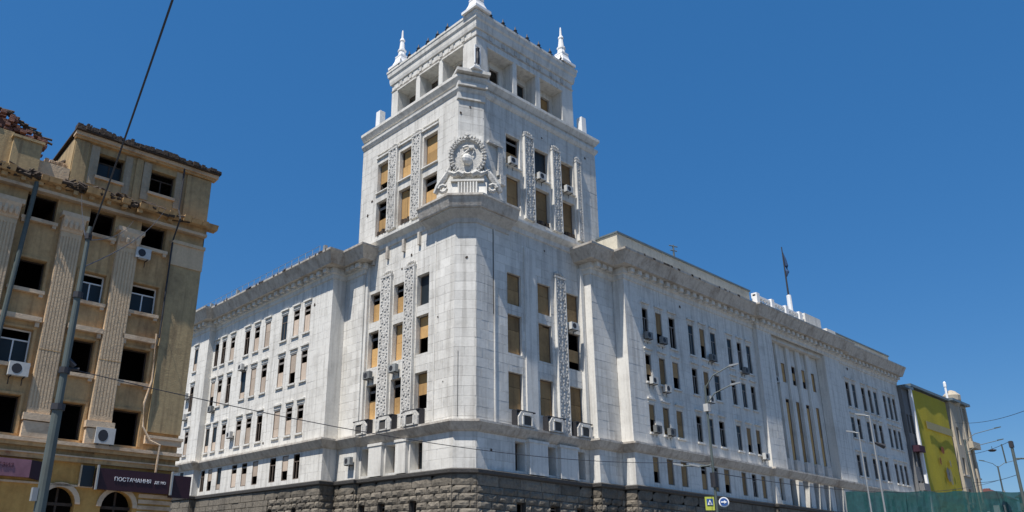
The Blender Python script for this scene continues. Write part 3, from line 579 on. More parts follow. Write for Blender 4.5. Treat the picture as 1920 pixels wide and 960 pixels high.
# air conditioners of the city hall
f, g = FR(Y2), FL(LX2)
for ff, s, z, l in ((f, 19.2, 21.0, 'small box under the first top-row window of the right wing'), (f, 21.4, 21.0, 'grey box under the second top-row window of the right wing'), (f, 29.3, 20.9, 'dark double box under the sixth top-row window of the right wing'), (f, 19.5, 17.1, 'white box under the first middle-row window beside the sunlit pier'),
    (f, 21.4, 16.7, 'white box below the second middle-row window of the right wing'), (f, 28.3, 16.8, 'white box with fan below the fifth middle-row window, behind the lamp post'), (f, 19.5, 13.0, 'box at the foot of the first lower-row window of the right wing'), (f, 21.5, 13.0, 'box at the foot of the second lower-row window of the right wing'),
    (f, 35.2, 20.7, 'dark box under the eighth top-row window of the right wing'), (f, 37.2, 12.6, 'white box beside the foot of the central pier'), (FC, 42.4, 21.1, 'box under the first upper window of the central bay'),
    (F0, 11.9, 20.75, 'white box between the top and middle windows of the third tower column, shaded face'), (F0, 5.0, 33.5, 'white box in the first high window of the shaded tower face'), (F0, 8.5, 33.3, 'white box under the second high window of the shaded tower face'), (F0, 12.0, 33.3, 'white box under the third high window of the shaded tower face'),
    (G0, 11.3, 16.5, 'grey box under the outermost middle window of the sunlit tower face'), (G0, 7.9, 16.5, 'grey box under the middle window column of the sunlit tower face'), (FL(LX1), 12.9, 9.7, 'dark box beside the mezzanine window left of the tower'),
    (g, 30.5, 20.3, 'box below the sixth top-row window of the left wing'), (g, 36.4, 16.9, 'dark box under the last middle-row window of the left wing'), (g, 31.5, 13.7, 'box between lower-row window groups of the left wing'), (FL(-2.4), 41.6, 18.9, 'box at the far end pavilion, under its topmost window'), (FL(-2.4), 41.4, 16.6, 'box at the far end pavilion, beside its middle window')):
    ac(ff, s, z, l.replace('box', 'air conditioner', 1), .9 if ff in (F0, G0) else .8, dark=('dark' in l or 'grey' in l or ('white' not in l and ff is f)))  # unlabelled right-wing units take the darker casing: shade put into their colour
# ------------------------------------------------------------------ damaged ochre building on the left
A = math.radians(-1.585); ca, sa = math.cos(A), math.sin(A)
OB = thing('ochre_building', 'war-damaged ochre building with fluted pilasters, empty windows and broken roof', 'building', (-25, 3.2, 0))
K = Face((-20, 3), (ca, sa), (sa, -ca), A)
LWc = [(-12.35, -10.85), (-9.15, -7.6), (-5.85, -4.45), (-2.95, -1.45)]; LWr = [(19.3, 20.75), (15.35, 17.0), (11.35, 13.2), (7.85, 9.75)]
h = [(a, b, c, e) for a, b in LWc for c, e in LWr] ; aw = [(-9.6, -7.95), (-5.75, -4.15), (-2.85, -1.2)]
ah = [(a, b, 2.2, 4.4) for a, b in aw]
wall(K, -22, .85, 6.7, 21.2, h, OB, 'ochre', .5, 0)
kk = [['D', 'D', 'D', 'D'], ['D', 'D', 'P', 'P'], ['D', 'P', 'D', 'D'], ['D', 'D', 'D', 'D']]
for i, (c, e) in enumerate(LWr):
    for j, (a, b) in enumerate(LWc):
        k = kk[i][j]
        if k == 'P': window(K, OB, a, b, c, e, 'P', .4, 'paint', None, mull=3)
        else: window(K, OB, a, b, c, e, 'D', .45, 'char', None, mull=0)
        if i in (0, 1, 2): K.part('sill', 'pale', OB, (a - .15, b + .15, c - .22, c - .03, 0, .24), (a - .1, a + .1, c - .38, c - .22, 0, .2), (b - .1, b + .1, c - .38, c - .22, 0, .2))
        if i == 2: K.part('window_hood', 'pale', OB, (a - .2, b + .25, e + .42, e + .68, 0, .32), (a - .15, a + .05, e + .15, e + .42, 0, .24), (b - .02, b + .18, e + .15, e + .42, 0, .24))
        if i >= 1: K.part('window_surround', 'ochre', OB, (a - .16, a - .02, c, e + .14, 0, .07)); K.part('window_surround', 'ochre', OB, (b + .02, b + .16, c, e + .14, 0, .07)); K.part('window_surround', 'ochre', OB, (a - .02, b + .02, e + .02, e + .14, 0, .07))
# ground storey with arches
def arch_wall(s0, s1, z0, z1, ars, m):
    mb = MB(); xs = sorted({s0, s1, *[x for a, b in ars for x in (a, b)]})
    for a, b in zip(xs, xs[1:]):
        ar = next((q for q in ars if abs(q[0] - a) < 1e-6), None)
        if not ar: mb.q(K.P(a, z0), K.P(b, z0), K.P(b, z1), K.P(a, z1)); continue
        r = (b - a) / 2; cx = (a + b) / 2; zc = 5.45 - r; n = 12
        for k in range(n):
            t0, t1 = PI - PI * k / n, PI - PI * (k + 1) / n; p = [(cx + r * math.cos(t), zc + r * math.sin(t)) for t in (t0, t1)]
            mb.q(K.P(*p[0]), K.P(*p[1]), K.P(p[1][0], z1), K.P(p[0][0], z1)); mb.q(K.P(*p[0]), K.P(*p[1]), K.P(*p[1], -.6), K.P(*p[0], -.6))
        for x in (a, b): mb.q(K.P(x, z0), K.P(x, zc), K.P(x, zc, -.6), K.P(x, z0, -.6))
    mb.build('ground_floor_wall', m, OB)
    for a, b in ars:
        r = (b - a) / 2; cx = (a + b) / 2; zc = 5.45 - r; mb = MB(); n = 12
        for k in range(n):
            t0, t1 = PI - PI * k / n, PI - PI * (k + 1) / n; P_ = lambda q, t, d: K.P(cx + q * math.cos(t), zc + q * math.sin(t), d)
            mb.hexa([P_(r, t0, 0), P_(r, t1, 0), P_(r, t1, .1), P_(r, t0, .1), P_(r + .24, t0, 0), P_(r + .24, t1, 0), P_(r + .24, t1, .1), P_(r + .24, t0, .1)])
        mb.build('arch_moulding', 'pale', OB)
        mb = MB(); K.box(mb, a, b, zc - .1, zc + .05, -.5, -.35); K.box(mb, cx - .05, cx + .05, 0, zc + r, -.5, -.4); mb.build('arch_window_frame', 'char', OB)
arch_wall(-22, .85, 0, 6.7, aw, 'ochre_g')
for i in range(7): K.part('corner_course', 'pale', OB, (-.95, .9, 3.4 + i * .3, 3.6 + i * .3, 0, .06))
K.part('ledge', 'pale', OB, (-22, 1.0, 7.5, 7.68, 0, .42)); K.part('ledge_band', 'ochre', OB, (-22, .95, 7.3, 7.5, 0, .3), (-22, 1.0, 6.72, 6.95, 0, .22)); K.part('ledge_line', 'pale', OB, (-22, .95, 6.95, 7.02, 0, .3))
K.part('string_line', 'pale', OB, (-22, -.9, 5.5, 5.6, 0, .1)) 
def fluted(s0, s1, z0, z1, d=.32, n=7, m='pil'):
    mb = MB(); w = (s1 - s0); K.box(mb, s0, s1, z0, z1, 0, d - .03)
    for k in range(n): a = s0 + w * (k + .18) / n; K.box(mb, a, a + w / n * .62, z0 + .3, z1 - .3, d - .03, d)
    K.box(mb, s0, s1, z0, z0 + .3, d - .03, d); K.box(mb, s0, s1, z1 - .3, z1, d - .03, d); mb.build('pilaster', m, OB)
for s0, s1 in ((-10.55, -9.45), (-7.25, -6.15), (-4.2, -3.02)):
    fluted(s0, s1, 8.9, 18.9); K.part('pilaster_joint', 'ochre', OB, (s0 + .01, s1 - .01, 12.2, 12.24, .02, .327))
    mb = MB(); K.tbox(mb, s0 - .02, s1 + .02, 18.9, 19.7, 0, .36, .62); K.box(mb, s0 - .16, s1 + .16, 19.7, 19.95, 0, .62)
    for k in range(4): mb.ball(K.P(s0 + (s1 - s0) * (k + .5) / 4, 19.3, .5), .13, .1, .3)
    mb.build('capital', 'pale', OB); mb = MB(); K.box(mb, s0 - .15, s1 + .15, 8.55, 8.9, 0, .45); K.box(mb, s0 - .08, s1 + .08, 7.7, 8.5, 0, .38); mb.build('pilaster_base', 'pale', OB)
K.part('corner_pier', 'ochre_top', OB, (-1.05, .85, 8.7, 18.55, 0, .22)); K.part('pier_capital', 'pil', OB, (-1.1, .88, 18.55, 19.9, .0, .28), (-1.15, .92, 19.9, 20.1, 0, .36)); K.part('pier_base', 'pale', OB, (-1.1, 1.0, 8.35, 8.5, 0, .4), (-1.1, .95, 8.05, 8.35, 0, .3))
K.part('pier_capital', 'pil', OB, (-12.3, -10.85, 20.76, 21.0, .0, .28))
# entablature and broken cornice
rr = random.Random(11)
K.part('architrave', 'pale', OB, (-22, .9, 20.78, 20.95, 0, .4)); K.part('frieze', 'ochre', OB, (-22, .88, 20.95, 21.3, 0, .3))
mb = MB(); s = -22
while s < 1.5:
    w = rr.uniform(.35, .9); e = min(s + w, 1.55); br = rr.random(); d = .95 if br > .3 else rr.uniform(.45, .8)
    if e - s > .1: K.tbox(mb, s, e - .02, 21.3, 21.3 + rr.uniform(.22, .34), 0, d - .15, d)
    s = e if e < 1.5 else 9
mb.build('broken_cornice', 'ochre', OB)
mb = MB()
for i in range(26): s = -21.5 + i * .9; None if rr.random() < .35 else K.part('modillion', 'ochre', OB, (s + .1 * rr.random(), s + .3, 21.02 + .08 * rr.random(), 21.28, .3, .72 - .2 * rr.random()))
mb = MB()
for i in range(150):
    s = rr.uniform(-13, -5 + 4 * rr.random()); a = rr.uniform(-.15, .15); L_ = rr.uniform(.3, 1.3); mb.tube([K.P(s, 21.6 + rr.uniform(-.3, .18), rr.uniform(.2, .9)), K.P(s + L_, 21.55 + a + rr.uniform(-.2, .15), rr.uniform(.2, .9))], rr.uniform(.04, .1), 5)
mb.build('charred_debris', 'char', OB)['kind'] = 'stuff'
# set-back top storey
tw = [(-5.85, -4.4), (-2.78, -1.28)]; KT = K.at(-.25)
wall(KT, -7.3, 1.0, 21.5, 25.0, [(a, b, 22.95, 24.4) for a, b in tw], OB, 'ochre_top', .5, 0)
for a, b in tw:
    window(KT, OB, a, b, 22.95, 24.4, 'P' if a < -5 else 'D', .4, 'char', mull=3)
    KT.part('window_surround', 'greyo', OB, (a - .5, a - .03, 22.3, 24.75, 0, .05)); KT.part('window_surround', 'greyo', OB, (b + .03, b + .45, 22.3, 24.75, 0, .05)); KT.part('sill', 'pale', OB, (a - .1, b + .1, 22.75, 22.92, 0, .14))
for a, b in ((-7.25, -6.5), (-3.75, -3.35), (-.6, .98)): KT.part('shallow_pilaster', 'ochre_top', OB, (a, b, 21.6, 24.8, 0, .1))
KT.part('eaves', 'pale', OB, (-7.4, 1.3, 24.98, 25.2, -.2, .38)); KT.part('eaves_board', 'ochre', OB, (-7.35, 1.2, 24.84, 24.97, -.1, .25))  # ochre board below the pale eaves
mb = MB()
mb.q(K.P(-7.3, 19, -.25), K.P(-7.3, 19, -9), K.P(-7.3, 25, -9), K.P(-7.3, 25, -.25)); mb.q(K.P(1, 19, -.25), K.P(1, 19, -9), K.P(1, 25, -9), K.P(1, 25, -.25)); mb.q(K.P(.85, 0, 0), K.P(.85, 0, -11), K.P(.85, 21.3, -11), K.P(.85, 21.3, 0)); mb.q(K.P(-22, 0, -11), K.P(.85, 0, -11), K.P(.85, 21.3, -11), K.P(-22, 21.3, -11)); mb.q(K.P(-7.3, 21, -9), K.P(1, 21, -9), K.P(1, 25, -9), K.P(-7.3, 25, -9)); mb.q(K.P(-22, 0, 0), K.P(-22, 0, -11), K.P(-22, 21.3, -11), K.P(-22, 21.3, 0))
mb.build('side_wall', 'ochre_top', OB)
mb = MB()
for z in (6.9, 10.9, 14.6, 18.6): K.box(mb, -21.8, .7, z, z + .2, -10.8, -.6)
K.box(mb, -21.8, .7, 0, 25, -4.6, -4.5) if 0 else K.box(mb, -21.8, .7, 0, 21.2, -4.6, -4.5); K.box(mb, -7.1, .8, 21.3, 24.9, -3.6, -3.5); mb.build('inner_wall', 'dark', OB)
mb = MB(); K.box(mb, -22, .8, 21.2, 21.35, -11, -.05); K.box(mb, -7.45, 1.3, 25.2, 25.3, -9, .35); mb.build('roof', 'char', OB)
mb = MB()
for i in range(150):
    s = rr.uniform(-7.5, 1.2); hgt = .1 + .28 * (1 - (s + 7.5) / 9) * rr.random() + .1 * rr.random(); w = rr.uniform(.08, .35); K.box(mb, s, s + w, 25.28, 25.3 + hgt, -.5 * rr.random(), rr.uniform(.1, .42))
mb.build('roof_rubble', 'char', OB)['kind'] = 'stuff'
# ruined turret and brickwork at left
K.part('parapet_pedestal', 'ochre_top', OB, (-10.4, -8.95, 21.6, 23.6, -1.0, .1), (-10.5, -8.85, 23.6, 23.75, -1.0, .2)); K.part('parapet', 'ochre_top', OB, (-13.5, -10.4, 21.6, 24.0, -.8, -.2)); K.part('parapet', 'pil', OB, (-8.95, -7.3, 21.6, 22.8, -.6, -.15))
mb = MB(); P_ = K.P
for i in range(330):
    s = rr.uniform(-13.5, -8.9); top = 25.2 - (s + 11.4) * .45 if s > -11.4 else 25.25; z = rr.uniform(23.5, top); d = rr.uniform(-2.0, -.15); K.box(mb, s, s + rr.uniform(.2, .4), z, z + rr.uniform(.08, .2), d - .3, d)
K.box(mb, -13.5, -10.6, 23.5, 24.9, -2.3, -.7); K.box(mb, -10.6, -9.2, 23.5, 24.2, -2.3, -.7)
mb.build('broken_brickwork', 'brick', OB)['kind'] = 'stuff'
mb = MB(); 
for i in range(40): s = rr.uniform(-13.4, -8.8); top = 25.25 - max(0, s + 11.4) * .45; mb.tube([P_(s, top + .05, -.6), P_(s + rr.uniform(.4, .9), top - .2 + rr.uniform(-.1, .25), -.4)], .07, 5)
mb.tube([P_(-8.6, 22.7, -1.5), P_(-7.3, 24.0, -1.8)], .1, 5); mb.tube([P_(-8.9, 22.6, -.9), P_(-7.4, 23.3, -1)], .08, 5); mb.build('charred_beam', 'char', OB)
mb = MB()
for i in range(30): s = rr.uniform(-8.6, -7.4); K.box(mb, s, s + .2, 22.8 + rr.random() * .5, 22.95 + rr.random() * .5, -1.5, -.9)
mb.build('pale_rubble', 'pale', OB)['kind'] = 'stuff'
# drainpipes and cables on the ochre wall
MB().tube([K.P(-8.92, 21.2, .45), K.P(-8.98, 19, .3), K.P(-9.2, 13, .3), K.P(-9.3, 8, .35)], .13, 8).build('drainpipe', 'pole', OB)
MB().tube([K.P(-.97, 24.9, .2), K.P(-1.05, 22, .4), K.P(-1.1, 21.2, 1.0), K.P(-1.12, 20, .3), K.P(-1.13, 14, .3)], .055, 6).build('cable', 'iron', OB)
MB().tube([K.P(-1.3, 14.2, .3), K.P(-1.2, 11.5, .3), K.P(-1.45, 10.2, .3), K.P(-1.35, 8.9, .35), K.P(-.9, 8.2, .45), K.P(-.35, 8.0, .5), K.P(-.32, 6.55, .35)], .06, 6).build('drainpipe', 'pale', OB)
# shop signs and air conditioners
o = thing('shop_sign', 'long maroon shop sign with small white lettering under the ochre ledge', 'sign', K.P(-3.4, 5.5, .1), None, A)
MB().box(0, 3.92, -.35, 0, -.05, 1.02).build('sign_panel', 'signd', o, local=True); MB().box(4.0, 5.1, -.35, 0, -.2, .98).build('end_panel', 'signd', o, local=True)
for x in (.0, 3.96): MB().box(x - .04, x + .04, -.55, -.36, -.1, 1.15).build('lamp_rod', 'poleg', o, local=True)
def text(s, x, z, size, m, parent, y=-.37):
    c = bpy.data.curves.new('lettering', 'FONT'); c.body = s; c.size = size; c.extrude = .01; c.materials.append(M[m]); t0 = bpy.data.objects.new('tmp', c); C.objects.link(t0); me = bpy.data.meshes.new_from_object(t0.evaluated_get(bpy.context.evaluated_depsgraph_get())); bpy.data.objects.remove(t0); t = bpy.data.objects.new('lettering', me); C.objects.link(t); t.parent = parent; t['kind'] = 'stuff'; t.location = (x, y, z); t.rotation_euler[0] = PI / 2; return t
text('ПОСТАЧАННЯ', .9, .43, .28, 'letter', o); text('ДЕ НО', 3.05, .44, .2, 'letter', o)
o = thing('sign_board', 'dark blank board with pale frame beside the maroon shop sign', 'sign', K.P(-4.1, 5.55, .08), None, A); MB().box(0, .62, -.12, 0, 0, 1.05).build('board_panel', 'glass', o, local=True); MB().box(-.07, 0, -.13, 0, -.02, 1.07).build('board_frame', 'pil', o, local=True)
o = thing('shop_sign', 'pink glossy shop sign with small dark letters at the left edge', 'sign', K.P(-9.6, 5.75, .1), None, A); MB().box(0, 3.0, -.3, 0, 0, .85).build('sign_panel', 'signp', o, local=True); MB().hexa([(3.0, -.29, 0), (3.8, -.1, -.15), (3.8, 0, -.15), (3.0, 0, 0), (3.0, -.29, .85), (3.8, -.1, .8), (3.8, 0, .8), (3.0, 0, .85)]).build('end_panel', 'signd', o, local=True); text('ТЗИЗ', 1.5, .42, .28, 'letterd', o, -.32)
ac(K, -2.75, 18.4, 'white air conditioner below the top-row right window of the ochre building', .85, .62); ac(K, -8.0, 10.65, 'white air conditioner below the third-row left window of the ochre building', .95, .7)
o = ac(K, -3.3, 7.75, 'bulky white air conditioner standing on the ochre ledge between two dark windows', 1.0, .85)
# ------------------------------------------------------------------ buildings further right
def facade_building(name, label, x0, x1, y, z1, m, cols, rows, depth=12, loc=None, floors=True, kind='D', cor=True):
    b = thing(name, label, 'building', ((x0 + x1) / 2, y + 1, 0)); f = FR(y); h = [(a, b_, c, e) for a, b_ in cols for c, e in rows]
    wall(f, x0, x1, 0, z1, h, b, m, .35, 0)
    for k, q in enumerate(h): window(f, b, *q, 'DGD'[k % 3], .3, 'frame', mull=3)
    mb = MB(); mb.q((x0, y, 0), (x0, y + depth, 0), (x0, y + depth, z1), (x0, y, z1)); mb.q((x1, y, 0), (x1, y + depth, 0), (x1, y + depth, z1), (x1, y, z1)); mb.q((x0, y + depth, 0), (x1, y + depth, 0), (x1, y + depth, z1), (x0, y + depth, z1)); mb.build('side_wall', m, b)
    mb = MB(); mb.box(x0 + .1, x1 - .1, y + 4, y + 4.1, 0, z1 - .2); mb.build('inner_wall', 'dark', b)
    if cor: MB().box(x0 - .1, x1 + .1, y - .6, y + depth, z1, z1 + .35).build('roof', 'roof', b)
    return b
fl = lambda z0, n, p, h: [(z0 + i * p, z0 + i * p + h) for i in range(n)]
b1 = facade_building('grey_building', 'narrow grey building between the white city hall and the yellow banner', 74.7, 77.3, -2.6, 25.6, 'greyb', [(74.95, 75.6), (76.0, 76.7)], fl(3, 5, 4.2, 2.4))
FR(-2.6).part('corner_strip', 'paint', b1, (76.9, 77.25, 0, 25.2, 0, .25)); FR(-2.6).part('balcony', 'purple', b1, (75.0, 76.9, 17.4, 18.2, 0, .8))
FR(-2.6).part('balcony', 'greyb', b1, (74.9, 76.8, 12.6, 13.5, 0, .6))
FR(-2.85).part('white_strip', 'paint', b1, (76.4, 76.8, 0, 25.9, .0, .3))
b2 = facade_building('banner_building', 'beige building whose street front is covered by a tall yellow banner', 77.4, 91.0, -2.4, 26.2, 'beige', [(78.4 + i * 2, 79.4 + i * 2) for i in range(6)], fl(3, 5, 4.2, 2.4))
o = thing('banner', 'huge yellow banner with faded print hung over the facade', 'banner', (85, -2.8, 10)); f = FR(-2.75)
mb = MB(); nx, nz = 14, 10
for j in range(nz + 1):
    for i in range(nx + 1): mb.v.append(tuple(f.P(76.9 + 13.2 * i / nx, 8 + 17.9 * j / nz, .035 * math.sin(i * 1.1 + j * .25)) - parent_loc(o)))
for j in range(nz):
    for i in range(nx): a = j * (nx + 1) + i; mb.f.append((a, a + 1, a + nx + 2, a + nx + 1))
ba = mb.build('cloth', 'yellow', o, local=True); ba.modifiers.new('s', 'SOLIDIFY').thickness = .04
def blob(nm, m, cx, cz, rx, rz, d=.24, n=14): MB().q(*[f.P(cx + rx * math.cos(2 * PI * k / n) * (1 + .2 * math.sin(3.3 * k)), cz + rz * math.sin(2 * PI * k / n), d) for k in range(n)]).build(nm, m, o)
f.part('printed_band', 'pinkb', o, (80.5, 90, 21.0, 22.0, .2, .215)); f.part('printed_band', 'pinkb', o, (81, 90.5, 11.8, 12.6, .2, .215))
blob('printed_figure', 'red', 84.6, 18.6, .6, .5); blob('printed_figure', 'acd', 85.0, 15.4, .55, .95); blob('printed_figure', 'pinkb', 85.9, 15.2, .55, 1.1); blob('printed_figure', 'red', 83.0, 17.0, .3, .5); blob('printed_figure', 'pinkb', 86.6, 17.0, .3, .5)
b3 = facade_building('corner_turret_building', 'beige corner building with a round rooftop turret at the far right of the street', 91.1, 98.0, -2.9, 26.3, 'beige', [(92, 93), (95.2, 96.2), (97.3, 98.2)], fl(3, 5, 4.3, 2.5))
MB().lathe((94.2, -2.5, 20.5), [(.3, 0), (.7, .6), (.7, 5.4), (.95, 5.8), (1.1, 6.3), (1.15, 7.0), (.85, 7.3), (.6, 7.6), (.2, 7.8)], 12).build('turret', 'beige', b3)
MB().lathe((93.0, -2.3, 26.6), [(.16, 0), (.14, 2.0), (.2, 2.1), (.2, 2.7), (.05, 2.9)], 6).build('finial', 'paint', b3)
FR(-2.9).part('corner_strip', 'beige', b3, (94.4, 95.0, 0, 25.8, 0, .35), (96.2, 96.8, 0, 25.8, 0, .35)); FR(-2.9).part('balcony', 'beige', b3, (94.8, 97.9, 20.0, 20.9, 0, .9)); FR(-2.9).part('balcony', 'greyb', b3, (94.8, 97.9, 11.5, 12.4, 0, .9))
for z in (16, 12.2, 7.8): FR(-2.9).part('band', 'trim', b3, (91.1, 98, z - .2, z, 0, .2))
# pale building in the gap behind the left wing
b4 = thing('gap_building', 'pale building seen in the gap between the ochre building and the white left wing', 'building', (-6, 70, 0)); f = FL(-6.5)
mb = MB(); mb.box(-12, 1.2, 75, 90, 0, 21.5); mb.build('wall', 'beige', b4)
mb = MB(); [mb.box(-11.8 + i * 2.2, -10.6 + i * 2.2, 74.9, 74.98, z, z + 2) for i in range(6) for z in (6, 10, 14, 18)]; mb.build('window', 'glass', b4); MB().box(-12.3, 1.5, 74.6, 90.3, 21.5, 22.1).build('roof', 'roof', b4)
# far houses beyond the netting
def house(x, y, w, d, h, label, wm='paint', zb=0):
    b = thing('house', label, 'house', (x, y, zb)); MB().box(-w / 2, w / 2, -d / 2, d / 2, 0, h).build('wall', wm, b, local=True)
    mb = MB(); e = .6; mb.hexa([(-w / 2 - e, -d / 2 - e, h + .01), (w / 2 + e, -d / 2 - e, h + .01), (w / 2 + e, d / 2 + e, h + .01), (-w / 2 - e, d / 2 + e, h + .01), (-w / 4, -.3, h + d * .32), (w / 4, -.3, h + d * .32), (w / 4, .3, h + d * .32), (-w / 4, .3, h + d * .32)]); mb.build('roof', 'redroof', b, local=True)
    for i in range(4): MB().box(-w / 2 - .05, -w / 2 - .01, -d / 2 + d * (i + .3) / 4, -d / 2 + d * (i + .7) / 4, h - 2.6, h - 1.2).build('window', 'glass', b, local=True)
    MB().box(w * .1, w * .1 + .9, 0, .9, h + .5, h + d * .36).build('chimney', 'brick', b, local=True)
house(155, 12.0, 7, 7, 17.6, 'far white house with dark red roof above the green netting, left of the lamp post'); house(158, -1, 8, 11, 18.0, 'far white house at the right edge behind the green netting')
house(175, 4, 9, 14, 19.3, 'farthest pale house peeping over the two red roofed houses', 'beige')
def tree(x, y, h, r, label):
    t = thing('tree', label, 'tree', (x, y, 0), 'far street trees'); rr = random.Random(int(x * 7)); MB().tube([(0, 0, 0), (.1, 0, h * .4), (0, .1, h * .75)], [.3, .22, .1], 7).build('trunk', 'bark', t, local=True)
    mb = MB()
    for i in range(1500):
        a = rr.uniform(0, 2 * PI); c = rr.uniform(-1, 1); q = r * (.55 + .45 * rr.random()) * (1 + .25 * math.sin(3 * a + 5 * c)); p = Vector((q * math.cos(a) * math.sqrt(1 - c * c), q * math.sin(a) * math.sqrt(1 - c * c), h * .72 + q * c * .8)); s = rr.uniform(.15, .35)
        u1 = Vector((rr.uniform(-1, 1), rr.uniform(-1, 1), rr.uniform(-1, 1))).normalized() * s; u2 = u1.orthogonal().normalized() * s; mb.q(p - u1, p + u2, p + u1, p - u2)
    mb.build('crown', 'leaf', t, local=True)
tree(118, -4, 14.5, 3.4, 'far green tree beside the yellow banner building, behind the netting'); tree(140, 4, 15.5, 3.6, 'far green tree left of the red roofed house'); tree(146, -6, 15.6, 3.6, 'far green tree right of the red roofed house'); tree(92, -9.5, 11.5, 2.4, 'low dark green tree in front of the turret building')
# ------------------------------------------------------------------ netting
o = thing('netting_fence', 'tall teal construction netting on posts along the lower right edge', 'netting', (8.7, -21.3, 0))
p0, p1 = Vector((8.68, -21.28, 0)), Vector((14.6, -29.0, 0)); dv = p1 - p0; mb = MB(); nx, nz = 40, 8
for j in range(nz + 1):
    for i in range(nx + 1): t = i / nx; q = p0 + dv * t; mb.v.append((q.x - 8.7 + .06 * math.sin(i * 1.3), q.y + 21.3 + .06 * math.cos(i * 1.9 + j), (6.33 + .04 * math.sin(i * .9)) * j / nz))
for j in range(nz):
    for i in range(nx): a = j * (nx + 1) + i; mb.f.append((a, a + 1, a + nx + 2, a + nx + 1))
mb.build('net', 'net', o, local=True)
for i in range(6): q = p0 + dv * (i / 5); MB().tube([(q.x - 8.6, q.y + 21.4, 0), (q.x - 8.6, q.y + 21.4, 6.4)], .05, 6).build('post', 'poleg', o, local=True)
# ------------------------------------------------------------------ poles, lamps, wires
def post(name, label, x, y, h, r0, r1, m='poleg', cat='street lamp', group=None):
    o = thing(name, label, cat, (x, y, 0), group); MB().tube([(0, 0, 0), (0, 0, h * .35), (0, 0, h)], [r0, (r0 + r1) / 2, r1], 10).build('pole', m, o, local=True); MB().tube([(0, 0, .0), (0, 0, .5)], r0 * 1.35, 10).build('pole_base', m, o, local=True); return o
def arm(o, z, dx, dy, dz, m='poleg', head='poleg'):
    MB().tube([(0, 0, z), (dx * .35, dy * .35, z + dz * .6), (dx, dy, z + dz)], .022, 6).build('arm', m, o, local=True)
    v = Vector((dx, dy, 0)).normalized(); p = Vector((dx, dy, z + dz)); s = Vector((-v.y, v.x, 0)) * .07; e = p + v * .34 + Vector((0, 0, .06))
    MB().hexa([p - s - Vector((0, 0, .02)), e - s * .6, e + s * .6, p + s - Vector((0, 0, .02)), p - s + Vector((0, 0, .05)), e - s * .6 + Vector((0, 0, .05)), e + s * .6 + Vector((0, 0, .05)), p + s + Vector((0, 0, .05))]).build('lamp_head', head, o, local=True)
LG = 'street lamps along the right wing'
L1 = post('street_lamp', 'dark lamp post with two upward arms and traffic signs, before the right wing', -11.6, -25.4, 8.3, .06, .04, 'pole', group=LG); arm(L1, 8.2, .45, -.75, .75, 'pole'); arm(L1, 7.6, .42, -.75, .65, 'pole'); arm(L1, 5.4, -.5, .85, .05, 'pole'); arm(L1, 5.5, -.3, .35, -.1, 'pole')
MB().box(-.09, .09, -.09, .09, 7.35, 7.62).build('control_box', 'ac', L1, local=True); MB().box(-.09, .09, -.09, .09, 4.7, 5.2).build('control_box', 'iron', L1, local=True)
L2 = post('street_lamp', 'slim pale lamp post, nearest the netting edge', -4.7, -28.2, 7.8, .05, .025, group=LG); arm(L2, 7.75, -.05, .12, .04); MB().tube([(.06, 0, 6.75), (.3, -.25, 6.6)], [.04, .1], 6).build('speaker_horn', 'iron', L2, local=True)
L3 = post('street_lamp', 'slim pale lamp post standing left of the one with the dark horn', -1.1, -26.3, 7.8, .05, .025, group=LG); arm(L3, 7.75, -.05, .12, .04)
L4 = post('street_lamp', 'tall lamp post with two long arms in front of the turret building', 20.25, -24.1, 10.2, .12, .06, 'pole', group=LG); arm(L4, 10.1, .9, -1.5, .75, 'pole', 'pole'); arm(L4, 9.4, .9, -1.5, .7, 'pole', 'pole')
L5 = post('street_lamp', 'far dark lamp post with a V of two arms against the open sky', 35.1, -21.7, 10.2, .09, .05, 'pole', group=LG); arm(L5, 10.1, .7, -1.2, .55, 'pole', 'pole'); arm(L5, 10.1, -.35, .7, .5, 'pole', 'pole')
L6 = post('street_lamp', 'dark post with a boxy fitting and short bracket at the far right edge', 6.28, -29.9, 7.9, .08, .06, 'pole', group=LG); MB().box(-.08, .08, -.08, .08, 7.6, 7.88).build('fitting', 'iron', L6, local=True); MB().tube([(0, 0, 7.1), (.5, -.8, 7.1)], .04, 5).build('bracket', 'pole', L6, local=True); MB().tube([(-.3, .3, 7.75), (-.2, .3, 6.9)], .03, 5).build('bracket', 'pole', L6, local=True)
# traffic signs on the first post, turned to the camera side
rz = math.atan2(-37.45 + 11.6, -(-40.57 + 25.4)); rz = math.atan2(-15.2, -25.9) + PI / 2
o = thing('crossing_sign', 'blue pedestrian crossing sign on a fluorescent yellow board, left of the dark post', 'road sign', (-11.74, -25.28, 4.14), None, rz); o.scale = (.68, 1, .68)
MB().box(-.28, .16, -.05, -.01, -.32, .34).build('yellow_board', 'sylw', o, local=True); MB().box(-.2, .1, -.07, -.052, -.08, .24).build('blue_panel', 'sblue', o, local=True)
MB().q((-.17, -.075, -.05), (.07, -.075, -.05), (-.05, -.075, .2)).build('white_triangle', 'swhite', o, local=True); MB().box(-.07, -.03, -.085, -.078, -.03, .1).box(-.1, 0, -.085, -.078, .03, .05).build('walking_figure', 'iron', o, local=True)
o = thing('direction_sign', 'round blue sign with white arrow, right of the dark post', 'road sign', (-11.48, -25.58, 4.2), None, rz); o.scale = (.65, 1, .65)
MB().q(*[(.26 * math.cos(2 * PI * k / 20) + .05, -.03, .26 * math.sin(2 * PI * k / 20)) for k in range(20)]).build('disc', 'swhite', o, local=True).modifiers.new('s', 'SOLIDIFY').thickness = .02
